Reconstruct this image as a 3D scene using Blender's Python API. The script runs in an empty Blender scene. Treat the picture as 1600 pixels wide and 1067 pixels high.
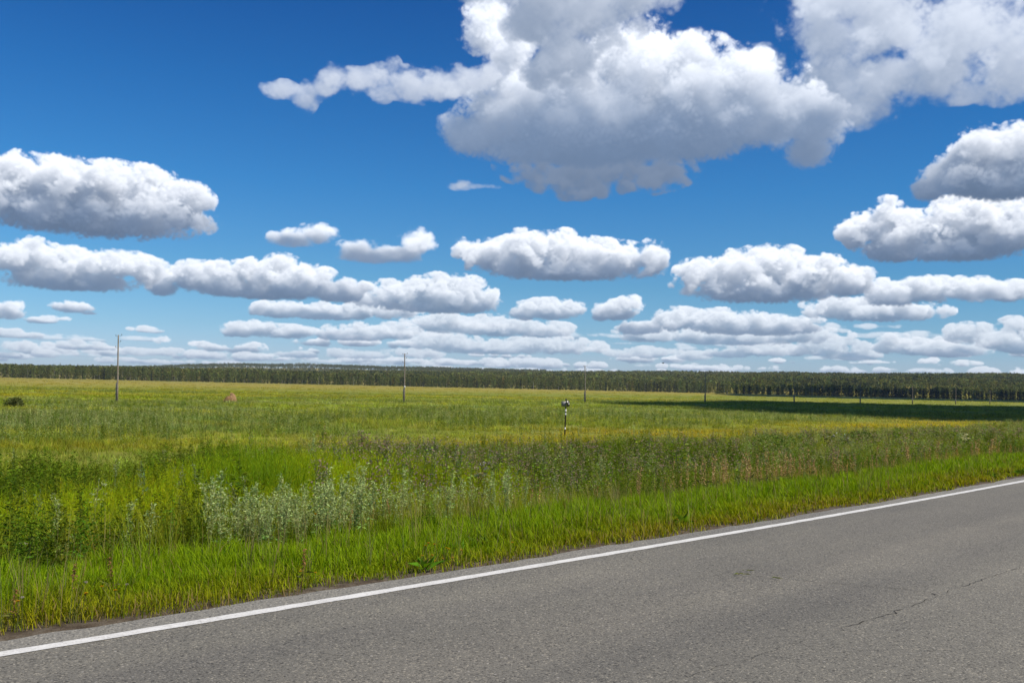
import bpy, math, random
import numpy as np
from mathutils import Matrix, Vector

random.seed(7)
rng = np.random.default_rng(7)
scene = bpy.context.scene
COL = scene.collection
R = math.radians

# ------------------------------------------------------------------ camera
CAM_H = 1.55
PITCH, ROLL = R(2.45), R(1.35)
F_PX = 1600 * 35.0 / 36.0           # focal length in photo pixels (1600 wide)
_f = np.array([0, math.cos(PITCH), math.sin(PITCH)])
_u0 = np.array([0, -math.sin(PITCH), math.cos(PITCH)])
_r0 = np.array([1.0, 0, 0])
_r = math.cos(ROLL) * _r0 + math.sin(ROLL) * _u0
_u = math.cos(ROLL) * _u0 - math.sin(ROLL) * _r0
cam_data = bpy.data.cameras.new('camera')
cam = bpy.data.objects.new('camera', cam_data)
COL.objects.link(cam)
cam_data.lens = 35.0
cam_data.sensor_width = 36.0
cam_data.clip_start = 0.05
cam_data.clip_end = 20000.0
M = Matrix(((_r[0], _u[0], -_f[0], 0), (_r[1], _u[1], -_f[1], 0), (_r[2], _u[2], -_f[2], CAM_H), (0, 0, 0, 1)))
cam.matrix_world = M
scene.camera = cam


def ray(px, py):
    """World direction seen at a photo pixel (used to measure where things stand)."""
    d = _f * F_PX + _r * (px - 800.0) + _u * (533.5 - py)
    return d / np.linalg.norm(d)


def azel(px, py):
    d = ray(px, py)
    return math.degrees(math.atan2(d[0], d[1])), math.degrees(math.asin(d[2]))


# ------------------------------------------------------------------ sun direction
SUN_EL, SUN_AZ = R(48), R(116)        # azimuth measured clockwise from the view direction (+Y)
SUN = np.array([math.sin(SUN_AZ) * math.cos(SUN_EL), math.cos(SUN_AZ) * math.cos(SUN_EL), math.sin(SUN_EL)])

# ------------------------------------------------------------------ clouds of the sky, computed as small volumes
SKY_AZ0, SKY_AZ1, SKY_EL0, SKY_EL1 = -46.0, 46.0, -1.0, 33.0
SKY_STEP = 0.040
SKY_W = int((SKY_AZ1 - SKY_AZ0) / SKY_STEP)
SKY_H = int((SKY_EL1 - SKY_EL0) / SKY_STEP)


def make_noise3(shape=(192, 192, 96), waves=(64, 33, 17, 9, 4.6, 2.6), gain=0.50, seed=3):
    """Tileable billowing noise: a sum of |band-passed| fields."""
    r = np.random.default_rng(seed)
    k = [np.fft.fftfreq(n) for n in shape[:2]] + [np.fft.rfftfreq(shape[2])]
    kk = np.sqrt(k[0][:, None, None] ** 2 + k[1][None, :, None] ** 2 + k[2][None, None, :] ** 2).astype(np.float32)
    out = np.zeros(shape, np.float32)
    soft = np.zeros(shape, np.float32)
    amp = 1.0
    for w in waves:
        white = np.fft.rfftn(r.standard_normal(shape).astype(np.float32))
        flt = np.exp(-((kk * w - 1.0) / 0.35) ** 2)
        b = np.fft.irfftn(white * flt, s=shape).astype(np.float32)
        b /= b.std()
        out += amp * (0.8 - np.abs(b))
        soft += amp * b
        amp *= gain
    return (-out / out.std()).astype(np.float32), (soft / soft.std()).astype(np.float32)


NOISE_B, NOISE_S = make_noise3()


def sample_noise(N, ax, scale, off):
    """Sample a tileable 3D array on the axis-aligned grid ax = (n0, n1, n2)."""
    out = N
    for a in range(3):
        n = N.shape[a]
        q = (np.arange(ax[a]) / scale[a] + off[a]) % n
        i0 = np.floor(q).astype(int)
        f = (q - i0).astype(np.float32)
        sh = [1, 1, 1]
        sh[a] = -1
        f = f.reshape(sh)
        out = np.take(out, i0 % n, axis=a) * (1 - f) + np.take(out, (i0 + 1) % n, axis=a) * f
    return out


def smooth(x, a, b):
    t = np.clip((x - a) / (b - a), 0, 1)
    return t * t * (3 - 2 * t)


sky_rgb = np.zeros((SKY_H, SKY_W, 3), np.float32)
sky_a = np.zeros((SKY_H, SKY_W), np.float32)


def shift2(A, d0, d1):
    """A moved by a fraction of a cell along both axes, zero outside."""
    out = A
    for ax, d in ((0, d0), (1, d1)):
        i = math.floor(d)
        f = d - i
        o = np.zeros_like(out)
        for k, wgt in ((i, 1 - f), (i + 1, f)):
            if wgt == 0:
                continue
            src = [slice(None)] * 2
            dst = [slice(None)] * 2
            n = out.shape[ax]
            if k >= 0:
                dst[ax] = slice(min(k, n), n)
                src[ax] = slice(0, max(n - k, 0))
            else:
                dst[ax] = slice(0, max(n + k, 0))
                src[ax] = slice(min(-k, n), n)
            o[tuple(dst)] += wgt * out[tuple(src)]
        out = o
    return out


def cloud(ells, base=None, dens=0.24, amp=0.30, far=0.0, feat=0.6, wisp=0.25, grey=1.0, seed=0, depth=1.0, pix=True, edge=1.0, lit=1.0, sh=1.6, bil=.66, fine=.13):
    """One cloud: a union of ellipsoids (photo-pixel centres and radii) roughened by noise, lit by the sun, its underside darkened by height, laid into the sky map.
    far 0..1: how much air lies before it."""
    r = np.random.default_rng(seed + 11)
    dens = dens * (1 + 1.2 * far)
    amp = amp + .45 * far
    sh = sh * (1 - .45 * min(1, far * 2.5))
    E = []
    for (cx, cy, rx, ry) in ells:
        if pix:
            a, e = azel(cx, cy)
            k = math.degrees(1 / F_PX) * math.cos(math.radians(e)) ** 1.0 * math.cos(math.radians(a))
            E.append((a, e, rx * k, ry * k))
        else:
            E.append((cx, cy, rx, ry))
    E = np.array(E)
    mr = E[:, 3].max()
    pad = 0.55 * mr + 0.25
    u0, u1 = E[:, 0] - E[:, 2], E[:, 0] + E[:, 2]
    a0 = max(u0.min() - pad, SKY_AZ0); a1 = min(u1.max() + pad, SKY_AZ1)
    e0 = max((E[:, 1] - E[:, 3]).min() - pad, SKY_EL0); e1 = min((E[:, 1] + E[:, 3]).max() + pad, SKY_EL1)
    i0, i1 = int((a0 - SKY_AZ0) / SKY_STEP), int((a1 - SKY_AZ0) / SKY_STEP)
    j0, j1 = int((e0 - SKY_EL0) / SKY_STEP), int((e1 - SKY_EL0) / SKY_STEP)
    nu, nv = i1 - i0, j1 - j0
    if nu < 4 or nv < 4:
        return
    st = SKY_STEP
    U = (SKY_AZ0 + (np.arange(i0, i1) + 0.5) * st).astype(np.float32)
    V = (SKY_EL0 + (np.arange(j0, j1) + 0.5) * st).astype(np.float32)
    rw = 1.25 * depth * np.sqrt(E[:, 3] * np.minimum(E[:, 2], 3 * E[:, 3]))
    half = rw.max() * 1.35 + pad * 0.3
    nw = int(np.clip(2 * half / (st * 2.0), 12, 72))
    sw = 2 * half / nw
    W = ((np.arange(nw) + 0.5) * sw - half).astype(np.float32)
    el_mid = math.radians(max(0.0, float(E[:, 1].mean())))
    Fd = np.full((nv, nu, nw), -3.0, np.float32)
    for n, (a, e, rx, ry) in enumerate(E):
        w0 = r.uniform(-0.25, 0.25) * rw[n]
        ju = np.where(np.abs(U - a) < rx * 1.9)[0]
        jv = np.where(np.abs(V - e) < ry * 1.9)[0]
        if len(ju) == 0 or len(jv) == 0:
            continue
        su_, sv_ = slice(ju[0], ju[-1] + 1), slice(jv[0], jv[-1] + 1)
        d = 1 - (((U[su_] - a) / rx) ** 2)[None, :, None] - (((V[sv_] - e) / ry) ** 2)[:, None, None] - (((W - w0) / rw[n]) ** 2)[None, None, :]
        sub = Fd[sv_, su_]
        k = 0.25                                                     # smooth union
        h = np.clip(0.5 + 0.5 * (d - sub) / k, 0, 1)
        Fd[sv_, su_] = sub * (1 - h) + d * h + k * h * (1 - h)
    sc = feat * mr / st / 32.0                                       # voxels per noise cell: the longest wave spans about two radii
    sc = max(sc, 0.55)
    off = r.uniform(0, 190, 3)
    sc *= 1.25
    B = sample_noise(NOISE_B, (nv, nu, nw), (sc * 0.9, sc * 1.15, sc * st / sw), off)
    S = sample_noise(NOISE_S, (nv, nu, nw), (sc * 0.8, sc * 1.0, sc * 0.8 * st / sw), off[::-1])
    B2 = sample_noise(NOISE_B, (nv, nu, nw), (0.17, 0.2, 0.26 * max(st / sw, .5)), off[[1, 2, 0]])
    S2 = sample_noise(NOISE_S, (nv, nu, nw), (0.22, 0.26, 0.3 * max(st / sw, .5)), off[[2, 0, 1]])
    H = V[:, None, None] * math.cos(el_mid) + W[None, None, :] * math.sin(el_mid)
    rise = 1.0
    if base is not None:                                            # smooth underneath, heaped above
        rise = 0.2 + 0.8 * smooth(H - (azel(*base)[1] if pix else base) * math.cos(el_mid), 0.1 * mr, 1.1 * mr)
    Nz = bil * B + 1.1 * (1 - bil) * S
    F = Fd + amp * rise * Nz + fine * (bil * B2 + (1 - bil) * S2) + wisp * S * smooth(-Fd, -0.6, 0.4)
    if base is not None:                                            # the flat condensation level
        be = azel(*base)[1] if pix else base
        Hb = be * math.cos(el_mid)
        bw = 0.30 * mr
        wob = 0.12 * mr * S
        F = F - 2.2 * smooth(-(H - Hb) + wob, -0.3 * bw, bw)
    F = F - 1.6 * smooth(-Fd, 0.3, 0.9)                              # no stray scraps far from the heap
    D = smooth(F, 0.0, 0.60 * edge) ** 1.2 * dens * (0.55 + 0.45 * smooth(F, 0.1, 1.0))
    D *= st / 0.045
    # sun light: sweep the optical depth from the top slice downwards
    c, s = math.cos(el_mid), math.sin(el_mid)
    sx, sy, sz = SUN[0], SUN[1], SUN[2]
    d_u, d_v, d_w = sx, sz * c - sy * s, sz * s + sy * c
    step_u, step_w = -d_u / d_v, -(d_w / d_v) * st / sw
    plen = 1.0 / d_v
    tau = np.zeros((nu, nw), np.float32)
    T = np.empty_like(D)
    up = np.zeros((nu, nw), np.float32)
    Up = np.empty_like(D)
    for j in range(nv - 1, -1, -1):
        tau = shift2(tau, step_u, step_w) + 0.5 * D[j] * plen
        T[j] = tau
        tau = tau + 0.5 * D[j] * plen
        up = up * 0.985 + D[j]
        Up[j] = up
    # several orders of scattering, each softer
    sun = 0.46 * np.exp(-T * 0.40) + 0.58 * np.exp(-T * 0.17) + 0.05 * np.exp(-T * 0.05)
    sun *= 0.15 + 0.85 * np.exp(-Up * 0.07)
    if base is not None:  # underside shade put in by height above the base, not from the sweep
        sun *= 0.09 + 0.91 * smooth(H - (azel(*base)[1] if pix else base) * math.cos(el_mid) + 0.16 * mr * S, 0.15 * mr * sh, 1.15 * mr * sh)
    amb = 0.58 + 0.6 * np.exp(-Up * 0.08)
    low = np.exp(-T * 0.03)
    # integrate front (small W) to back
    trans = np.ones((nv, nu), np.float32)
    I_s = np.zeros((nv, nu), np.float32)
    I_a = np.zeros((nv, nu), np.float32)
    kz = sw / st
    for w in range(nw):
        a = 1 - np.exp(-D[:, :, w] * kz)
        wgt = trans * a
        I_s += wgt * sun[:, :, w]
        I_a += wgt * amb[:, :, w]
        trans *= 1 - a
    alpha = 1 - trans
    SUNC = np.array([1.0, 0.96, 0.895]) * 0.98 * lit * np.array([1.0, 1 - 0.07 * far, 1 - 0.2 * far])
    AMB = np.array([0.138, 0.208, 0.335]) * grey
    rgb = I_s[..., None] * SUNC + I_a[..., None] * AMB
    # the air in front of it
    elv = np.clip(V, 0.2, 40)[:, None]
    veil = 0.85 * far * np.ones_like(alpha)
    airc = np.array([0.34, 0.50, 0.69])
    rgb = rgb * (1 - veil[..., None]) + alpha[..., None] * veil[..., None] * airc
    if far > 0:
        alpha2 = alpha * (1 - 0.25 * far)
        rgb *= (alpha2 / np.maximum(alpha, 1e-5))[..., None]
        alpha = alpha2
    dst = (slice(j0, j1), slice(i0, i1))
    sky_rgb[dst] = sky_rgb[dst] * (1 - alpha[..., None]) + rgb
    sky_a[dst] = sky_a[dst] * (1 - alpha) + alpha


def build_clouds():
    r = random.Random(5)
    # ragged rows low over the horizon, farthest first
    for row, (e, n, sz) in enumerate(((0.75, 26, 0.34), (1.15, 26, 0.36), (1.6, 20, 0.36), (2.1, 10, 0.34))):
        for i in range(n):
            a = -45 + 90 * (i + r.random()) / n
            if a < -14 and row > 1 and r.random() < 0.6:
                continue
            s = sz * r.uniform(0.6, 1.4)
            parts = []
            for q in range(r.randint(3, 6)):
                parts.append((a + r.uniform(-4.2, 4.2) * s, e + r.uniform(-0.2, 0.3) * s, s * r.uniform(0.8, 2.6), s * r.uniform(0.3, 0.75)))
            cloud(parts, base=e - 0.5 * s, dens=0.24, far=0.50 - 0.08 * row, seed=1000 + row * 50 + i, pix=False, amp=0.6, feat=1.3, wisp=.4, edge=1.2, bil=.7)
    # thin soft layers between them
    for i in range(60):
        e = r.uniform(0.35, 3.6)
        a = r.uniform(-45, 45)
        if a < -14 and e > 2.2:
            continue
        s = (0.16 + e * 0.07) * r.uniform(0.7, 1.5)
        parts = [(a + r.uniform(-5, 5) * s, e + r.uniform(-.25, .25) * s, s * r.uniform(1.2, 4.0), s * r.uniform(0.25, 0.6)) for q in range(4)]
        cloud(parts, base=e - 0.45 * s, dens=0.07, far=0.42, seed=2000 + i, pix=False, amp=0.55, feat=1.4, wisp=.6, edge=1.9, bil=.45)
    # beyond the picture's sides
    for i in range(16):
        a = r.choice((-1, 1)) * r.uniform(33, 44)
        e = r.uniform(3, 9)
        s = 0.5 + e * 0.09
        parts = [(a + r.uniform(-3, 3) * s, e + r.uniform(-0.3, 0.7) * s, s * r.uniform(1.2, 2.2), s * r.uniform(0.6, 1.0)) for q in range(4)]
        cloud(parts, base=e - 0.6 * s, far=0.25, seed=1500 + i, pix=False)
    P = [
        # small far ones on the left
        dict(ells=[(120, 540, 40, 9), (160, 545, 22, 5)], base=(120, 547), far=.45, seed=1),
        dict(ells=[(30, 540, 34, 9), (70, 552, 40, 7), (10, 556, 30, 8)], base=(40, 560), far=.5, seed=2),
        dict(ells=[(10, 520, 34, 8), (40, 524, 30, 6)], base=(20, 530), far=.45, seed=3),
        dict(ells=[(228, 515, 26, 6), (245, 518, 16, 4)], base=(230, 522), far=.35, seed=4),
        dict(ells=[(250, 531, 16, 7), (300, 536, 9, 6)], far=.35, seed=5),
        dict(ells=[(215, 549, 40, 6), (260, 550, 30, 7), (330, 556, 30, 8), (390, 556, 26, 6)], base=(300, 561), far=.5, seed=6),
        dict(ells=[(65, 500, 34, 7), (90, 497, 18, 6)], base=(65, 506), far=.3, seed=7),
        dict(ells=[(112, 480, 34, 11), (140, 492, 14, 7)], base=(115, 490), far=.2, seed=8),
        dict(ells=[(8, 482, 28, 18), (20, 490, 18, 10)], base=(10, 503), far=.2, seed=9),
        # rows over the forest, middle and right
        dict(ells=[(560, 553, 60, 9), (640, 552, 60, 8), (470, 554, 40, 7)], base=(560, 562), far=.55, seed=10),
        dict(ells=[(760, 543, 90, 13), (860, 540, 80, 14), (690, 533, 60, 14), (930, 542, 22, 10)], base=(800, 556), far=.42, seed=11),
        dict(ells=[(1010, 551, 60, 10), (1080, 556, 30, 8)], base=(1030, 564), far=.5, seed=12),
        dict(ells=[(1200, 545, 70, 13), (1290, 542, 60, 15), (1330, 556, 50, 9), (1140, 552, 40, 9)], base=(1250, 562), far=.48, seed=13),
        dict(ells=[(1430, 540, 60, 17), (1395, 535, 24, 14), (1480, 548, 60, 13)], base=(1430, 558), far=.36, seed=14),
        dict(ells=[(1515, 520, 40, 16), (1560, 530, 40, 20), (1600, 540, 50, 20), (1590, 505, 30, 12)], base=(1540, 552), far=.36, seed=15),
        dict(ells=[(395, 514, 48, 14), (450, 519, 46, 12), (370, 519, 26, 12)], base=(420, 529), far=.30, seed=16),
        dict(ells=[(560, 520, 62, 16), (610, 518, 50, 14), (520, 524, 30, 10)], base=(570, 534), far=.33, seed=17),
        dict(ells=[(700, 505, 70, 16), (770, 510, 70, 18), (840, 515, 60, 14)], base=(760, 528), far=.36, seed=18),
        dict(ells=[(1130, 528, 110, 14), (1020, 520, 60, 16), (1240, 524, 80, 14)], base=(1130, 540), far=.38, seed=19),
        dict(ells=[(1060, 500, 44, 20), (1130, 503, 80, 20), (1220, 508, 70, 16), (1000, 514, 40, 14), (1180, 515, 100, 12)], base=(1130, 524), far=.24, seed=20),
        dict(ells=[(860, 484, 54, 18), (820, 490, 26, 14), (900, 482, 22, 12)], base=(860, 502), far=.24, seed=21),
        dict(ells=[(962, 486, 36, 17), (985, 474, 22, 13), (938, 494, 18, 11)], base=(962, 502), far=.14, seed=22),
        dict(ells=[(440, 485, 48, 15), (520, 488, 80, 15), (600, 484, 60, 14)], base=(500, 500), far=.24, seed=23),
        dict(ells=[(620, 462, 60, 24), (700, 455, 70, 26), (745, 470, 36, 22), (680, 476, 110, 16)], base=(680, 492), far=.18, seed=24),
        dict(ells=[(1370, 486, 100, 18), (1320, 478, 60, 16)], base=(1360, 506), far=.22, seed=25),
        dict(ells=[(1400, 458, 60, 22), (1450, 452, 60, 20), (1520, 452, 60, 20), (1575, 456, 40, 18)], base=(1480, 482), far=.12, seed=26),
        # the middle row
        dict(ells=[(255, 448, 26, 20), (300, 432, 40, 24), (350, 432, 50, 26), (410, 430, 40, 26), (438, 420, 34, 24), (470, 440, 60, 28), (530, 456, 50, 22), (400, 455, 110, 16)], base=(400, 468), far=.08, seed=27),
        dict(ells=[(0, 404, 44, 26), (50, 400, 44, 28), (110, 412, 56, 26), (180, 414, 60, 24), (230, 422, 36, 20), (110, 438, 110, 20)], base=(110, 456), far=.08, seed=28),
        dict(ells=[(1095, 424, 42, 22), (1150, 420, 50, 28), (1205, 412, 60, 30), (1270, 426, 60, 30), (1325, 440, 46, 26), (1190, 448, 120, 28)], base=(1200, 477), far=.06, seed=29),
        dict(ells=[(722, 388, 18, 18), (770, 398, 50, 26), (825, 386, 44, 28), (885, 390, 56, 30), (950, 402, 60, 28), (1020, 404, 26, 30), (880, 420, 140, 22)], base=(880, 441), far=.04, seed=30),
        dict(ells=[(560, 394, 40, 20), (548, 386, 18, 10), (612, 396, 40, 14), (652, 380, 30, 24), (585, 402, 40, 15), (628, 398, 34, 16)], base=(600, 413), far=.04, seed=31, dens=.11, bil=.45, edge=1.3),
        dict(ells=[(455, 374, 40, 16), (495, 366, 34, 18), (516, 362, 14, 12)], base=(470, 388), far=.04, seed=32, dens=.11, bil=.45, edge=1.3),
        # right-hand heaps
        dict(ells=[(1390, 338, 32, 30), (1350, 362, 44, 28), (1430, 360, 60, 30), (1500, 360, 60, 30), (1580, 362, 70, 34), (1500, 342, 56, 34), (1570, 340, 80, 40), (1400, 388, 60, 26), (1500, 388, 100, 24)], base=(1440, 412), far=.02, seed=33, grey=1.0, amp=.42),
        dict(ells=[(1528, 236, 42, 40), (1590, 235, 44, 42), (1500, 276, 60, 36), (1560, 276, 80, 44), (1450, 296, 34, 22), (1620, 260, 60, 60)], base=(1530, 318), far=0, seed=34, sh=1.9),
        # left heap
        dict(ells=[(40, 280, 50, 40), (100, 282, 60, 40), (170, 288, 60, 38), (230, 298, 60, 38), (285, 312, 46, 32), (318, 318, 22, 18), (-20, 300, 60, 50), (150, 330, 170, 44)], base=(150, 376), far=0, seed=35, sh=1.8, amp=.27, feat=.7),
        dict(ells=[(720, 289, 22, 9), (750, 292, 30, 5)], dens=.05, seed=36, bil=.4, grey=.9, amp=.5, lit=.45, edge=1.6),
        # thin veil, top right
        dict(ells=[(1290, 50, 70, 50), (1390, 40, 120, 60), (1500, 50, 130, 70), (1600, 100, 90, 60), (1400, 120, 130, 46), (1330, 165, 80, 40), (1245, 150, 60, 36), (1235, 195, 60, 44), (1300, 130, 70, 60), (1190, 110, 50, 36), (1480, 120, 90, 40), (1350, 0, 150, 40)], dens=.065, amp=.32, seed=37, bil=.4, wisp=.35, edge=1.6, grey=1.15, depth=.8, lit=.58),
        # streamer to the left of the great cloud
        dict(ells=[(440, 140, 36, 15), (475, 156, 22, 22), (522, 122, 32, 22), (590, 128, 34, 30), (612, 104, 16, 18), (660, 134, 60, 26), (740, 132, 70, 30), (500, 140, 34, 19), (555, 126, 34, 22), (640, 131, 44, 26), (700, 133, 50, 26), (790, 130, 60, 40)], dens=.06, amp=.33, seed=38, bil=.4, wisp=.42, edge=1.5, grey=1.05, depth=.8, lit=.58),
        dict(ells=[(930, 266, 140, 28), (905, 292, 66, 20), (1020, 268, 60, 32), (845, 276, 56, 16)], dens=.12, amp=.42, seed=40, bil=.4, wisp=.5, edge=1.6, grey=.92, lit=.06),
        # the great cloud
        dict(ells=[(765, 40, 55, 45), (805, 70, 45, 45), (740, 210, 60, 40), (800, 190, 90, 55), (900, 180, 130, 90), (1000, 110, 100, 75), (1075, 100, 70, 52), (1150, 112, 66, 40), (1180, 170, 110, 70), (1270, 190, 56, 50), (1262, 238, 44, 34), (1080, 210, 120, 50), (900, 235, 190, 36), (1090, 165, 110, 70), (990, 190, 120, 60)], base=(900, 262), dens=.11, amp=.27, seed=39, bil=.55, wisp=.2, edge=1.3, feat=.42, grey=1.12, sh=1.7),
        dict(ells=[(850, 30, 70, 60), (930, 20, 90, 60), (1000, -10, 70, 40), (880, 90, 80, 50), (860, -20, 150, 50)], dens=.06, amp=.4, seed=41, bil=.4, wisp=.4, edge=1.5, grey=1.05, lit=.42),
    ]
    for c in P:
        cloud(**c)


build_clouds()
_img = bpy.data.images.new('sky_clouds', SKY_W, SKY_H, alpha=True, float_buffer=True)
_img.colorspace_settings.name = 'Non-Color'
_px = np.concatenate([sky_rgb, sky_a[..., None]], axis=2).astype(np.float32)
_img.alpha_mode = 'CHANNEL_PACKED'
_img.pixels.foreach_set(_px.ravel())
_img.update()
_img.pack()

# ------------------------------------------------------------------ world
world = bpy.data.worlds.new('World')
scene.world = world
world.use_nodes = True
nt = world.node_tree
nt.nodes.clear()


def N(tree, kind, **kw):
    n = tree.nodes.new(kind)
    for k, v in kw.items():
        setattr(n, k, v)
    return n


def math_node(tree, op, a, b=None, c=None, clamp=False):
    n = tree.nodes.new('ShaderNodeMath')
    n.operation = op
    n.use_clamp = clamp
    for i, v in enumerate((a, b, c)):
        if v is None:
            continue
        if isinstance(v, (int, float)):
            n.inputs[i].default_value = v
        else:
            tree.links.new(v, n.inputs[i])
    return n.outputs[0]


SKY_STRENGTH = 0.081
wo = N(nt, 'ShaderNodeOutputWorld')
bg = N(nt, 'ShaderNodeBackground')
bg.inputs['Strength'].default_value = SKY_STRENGTH
sky = N(nt, 'ShaderNodeTexSky', sky_type='NISHITA', sun_disc=False)
sky.sun_elevation = SUN_EL
sky.sun_rotation = SUN_AZ
sky.altitude = 200
sky.air_density = 1.0
sky.dust_density = 0.3
sky.ozone_density = 2.5
tc = N(nt, 'ShaderNodeTexCoord')
sep = N(nt, 'ShaderNodeSeparateXYZ')
nt.links.new(tc.outputs['Generated'], sep.inputs[0])
az = math_node(nt, 'ARCTAN2', sep.outputs[0], sep.outputs[1])
el = math_node(nt, 'ARCSINE', sep.outputs[2])
uu = math_node(nt, 'MULTIPLY_ADD', az, math.degrees(1) / (SKY_AZ1 - SKY_AZ0), -SKY_AZ0 / (SKY_AZ1 - SKY_AZ0))
vv = math_node(nt, 'MULTIPLY_ADD', el, math.degrees(1) / (SKY_EL1 - SKY_EL0), -SKY_EL0 / (SKY_EL1 - SKY_EL0))
cmb = N(nt, 'ShaderNodeCombineXYZ')
nt.links.new(uu, cmb.inputs[0])
nt.links.new(vv, cmb.inputs[1])
tex = N(nt, 'ShaderNodeTexImage', extension='CLIP', interpolation='Linear')
tex.image = _img
nt.links.new(cmb.outputs[0], tex.inputs[0])
# a clear, deep blue northern sky: the sky texture's hue corrected by elevation
ramp = N(nt, 'ShaderNodeValToRGB')
ramp.color_ramp.interpolation = 'LINEAR'
_e = math_node(nt, 'MULTIPLY_ADD', el, math.degrees(1) / 60.0, 2.0 / 60.0)
nt.links.new(_e, ramp.inputs[0])
_stops = [(-2, (.60, .82, 1.35)), (1.5, (.62, .84, 1.28)), (3.0, (.50, .79, 1.14)), (5.6, (.36, .73, 1.03)), (11, (.20, .66, 1.06)),
          (16.4, (.125, .56, 1.01)), (21, (.088, .46, .94)), (26, (.10, .47, .92)), (40, (.55, .72, .92))]
while len(ramp.color_ramp.elements) < len(_stops):
    ramp.color_ramp.elements.new(0.5)
for _el, (_d, _c) in zip(ramp.color_ramp.elements, _stops):
    _el.position = (_d + 2) / 60.0
for _el, (_d, _c) in zip(ramp.color_ramp.elements, _stops):
    _el.color = (*[v / 1.4 for v in _c], 1)
tint = N(nt, 'ShaderNodeVectorMath', operation='MULTIPLY')
nt.links.new(sky.outputs[0], tint.inputs[0])
nt.links.new(ramp.outputs[0], tint.inputs[1])
tsc = N(nt, 'ShaderNodeVectorMath', operation='SCALE')
tsc.inputs['Scale'].default_value = 1.4
nt.links.new(tint.outputs[0], tsc.inputs[0])
inv = math_node(nt, 'SUBTRACT', 1.0, tex.outputs['Alpha'])
m1 = N(nt, 'ShaderNodeVectorMath', operation='SCALE')
nt.links.new(tsc.outputs[0], m1.inputs[0])
nt.links.new(inv, m1.inputs['Scale'])
m2 = N(nt, 'ShaderNodeVectorMath', operation='SCALE')
nt.links.new(tex.outputs['Color'], m2.inputs[0])
m2.inputs['Scale'].default_value = 10.0
m3 = N(nt, 'ShaderNodeVectorMath', operation='ADD')
nt.links.new(m1.outputs[0], m3.inputs[0])
nt.links.new(m2.outputs[0], m3.inputs[1])
nt.links.new(m3.outputs[0], bg.inputs['Color'])
nt.links.new(bg.outputs[0], wo.inputs['Surface'])

sun_data = bpy.data.lights.new('sun', 'SUN')
sun_data.energy = 4.8
sun_data.angle = R(0.5)
sun_data.color = (1.0, 0.94, 0.84)
sun = bpy.data.objects.new('sun', sun_data)
COL.objects.link(sun)
sun.rotation_euler = Vector(-SUN).to_track_quat('-Z', 'Y').to_euler()
sun.location = (60, 0, 80)

scene.view_settings.view_transform = 'Standard'
scene.view_settings.look = 'None'
scene.view_settings.gamma = 1.0
scene.view_settings.exposure = 0.3
scene.view_settings.use_curve_mapping = False

# ------------------------------------------------------------------ helpers
def tag(o, label=None, cat=None, group=None, kind=None):
    if label: o['label'] = label
    if cat: o['category'] = cat
    if group: o['group'] = group
    if kind: o['kind'] = kind
    return o


def empty(name, loc, label=None, cat=None, group=None, rz=0.0):
    o = bpy.data.objects.new(name, None)
    o.empty_display_size = 0.2
    COL.objects.link(o)
    o.location = loc
    o.rotation_euler = (0, 0, rz)
    return tag(o, label, cat, group)


def link_mesh(name, me, parent=None):
    o = bpy.data.objects.new(name, me)
    COL.objects.link(o)
    if parent is not None:
        o.parent = parent
    return o


class Soup:
    """Collects polygons (quads and triangles) with a colour per vertex; builds ONE mesh."""
    def __init__(self):
        self.v, self.q, self.t, self.c, self.n = [], [], [], [], 0

    def add(self, v, q=None, t=None, c=(1, 1, 1)):
        v = np.asarray(v, np.float32).reshape(-1, 3)
        c = np.asarray(c, np.float32)
        if c.ndim == 1:
            c = np.broadcast_to(c, v.shape)
        self.v.append(v)
        self.c.append(c.reshape(-1, 3))
        if q is not None and len(q):
            self.q.append(np.asarray(q, np.int64).reshape(-1, 4) + self.n)
        if t is not None and len(t):
            self.t.append(np.asarray(t, np.int64).reshape(-1, 3) + self.n)
        self.n += len(v)
        return self

    def arrays(self):
        v = np.concatenate(self.v); c = np.concatenate(self.c)
        q = np.concatenate(self.q) if self.q else np.zeros((0, 4), np.int64)
        t = np.concatenate(self.t) if self.t else np.zeros((0, 3), np.int64)
        return v, q, t, c

    def mesh(self, name, mat, smooth=False):
        v, q, t, c = self.arrays()
        me = bpy.data.meshes.new(name)
        me.vertices.add(len(v))
        me.vertices.foreach_set('co', v.ravel())
        nl = 4 * len(q) + 3 * len(t)
        me.loops.add(nl)
        me.loops.foreach_set('vertex_index', np.concatenate([q.ravel(), t.ravel()]).astype(np.int32))
        me.polygons.add(len(q) + len(t))
        st = np.concatenate([np.arange(len(q)) * 4, 4 * len(q) + np.arange(len(t)) * 3]).astype(np.int32)
        me.polygons.foreach_set('loop_start', st)
        if smooth:
            me.polygons.foreach_set('use_smooth', np.ones(len(q) + len(t), bool))
        at = me.attributes.new('Col', 'FLOAT_COLOR', 'POINT')
        at.data.foreach_set('color', np.concatenate([c, np.ones((len(c), 1), np.float32)], 1).astype(np.float32).ravel())
        me.materials.append(mat)
        me.update()
        me.validate()
        return me

    def build(self, name, mat, parent=None, smooth=False):
        return link_mesh(name, self.mesh(name, mat, smooth), parent)


_LAT = {}


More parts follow.
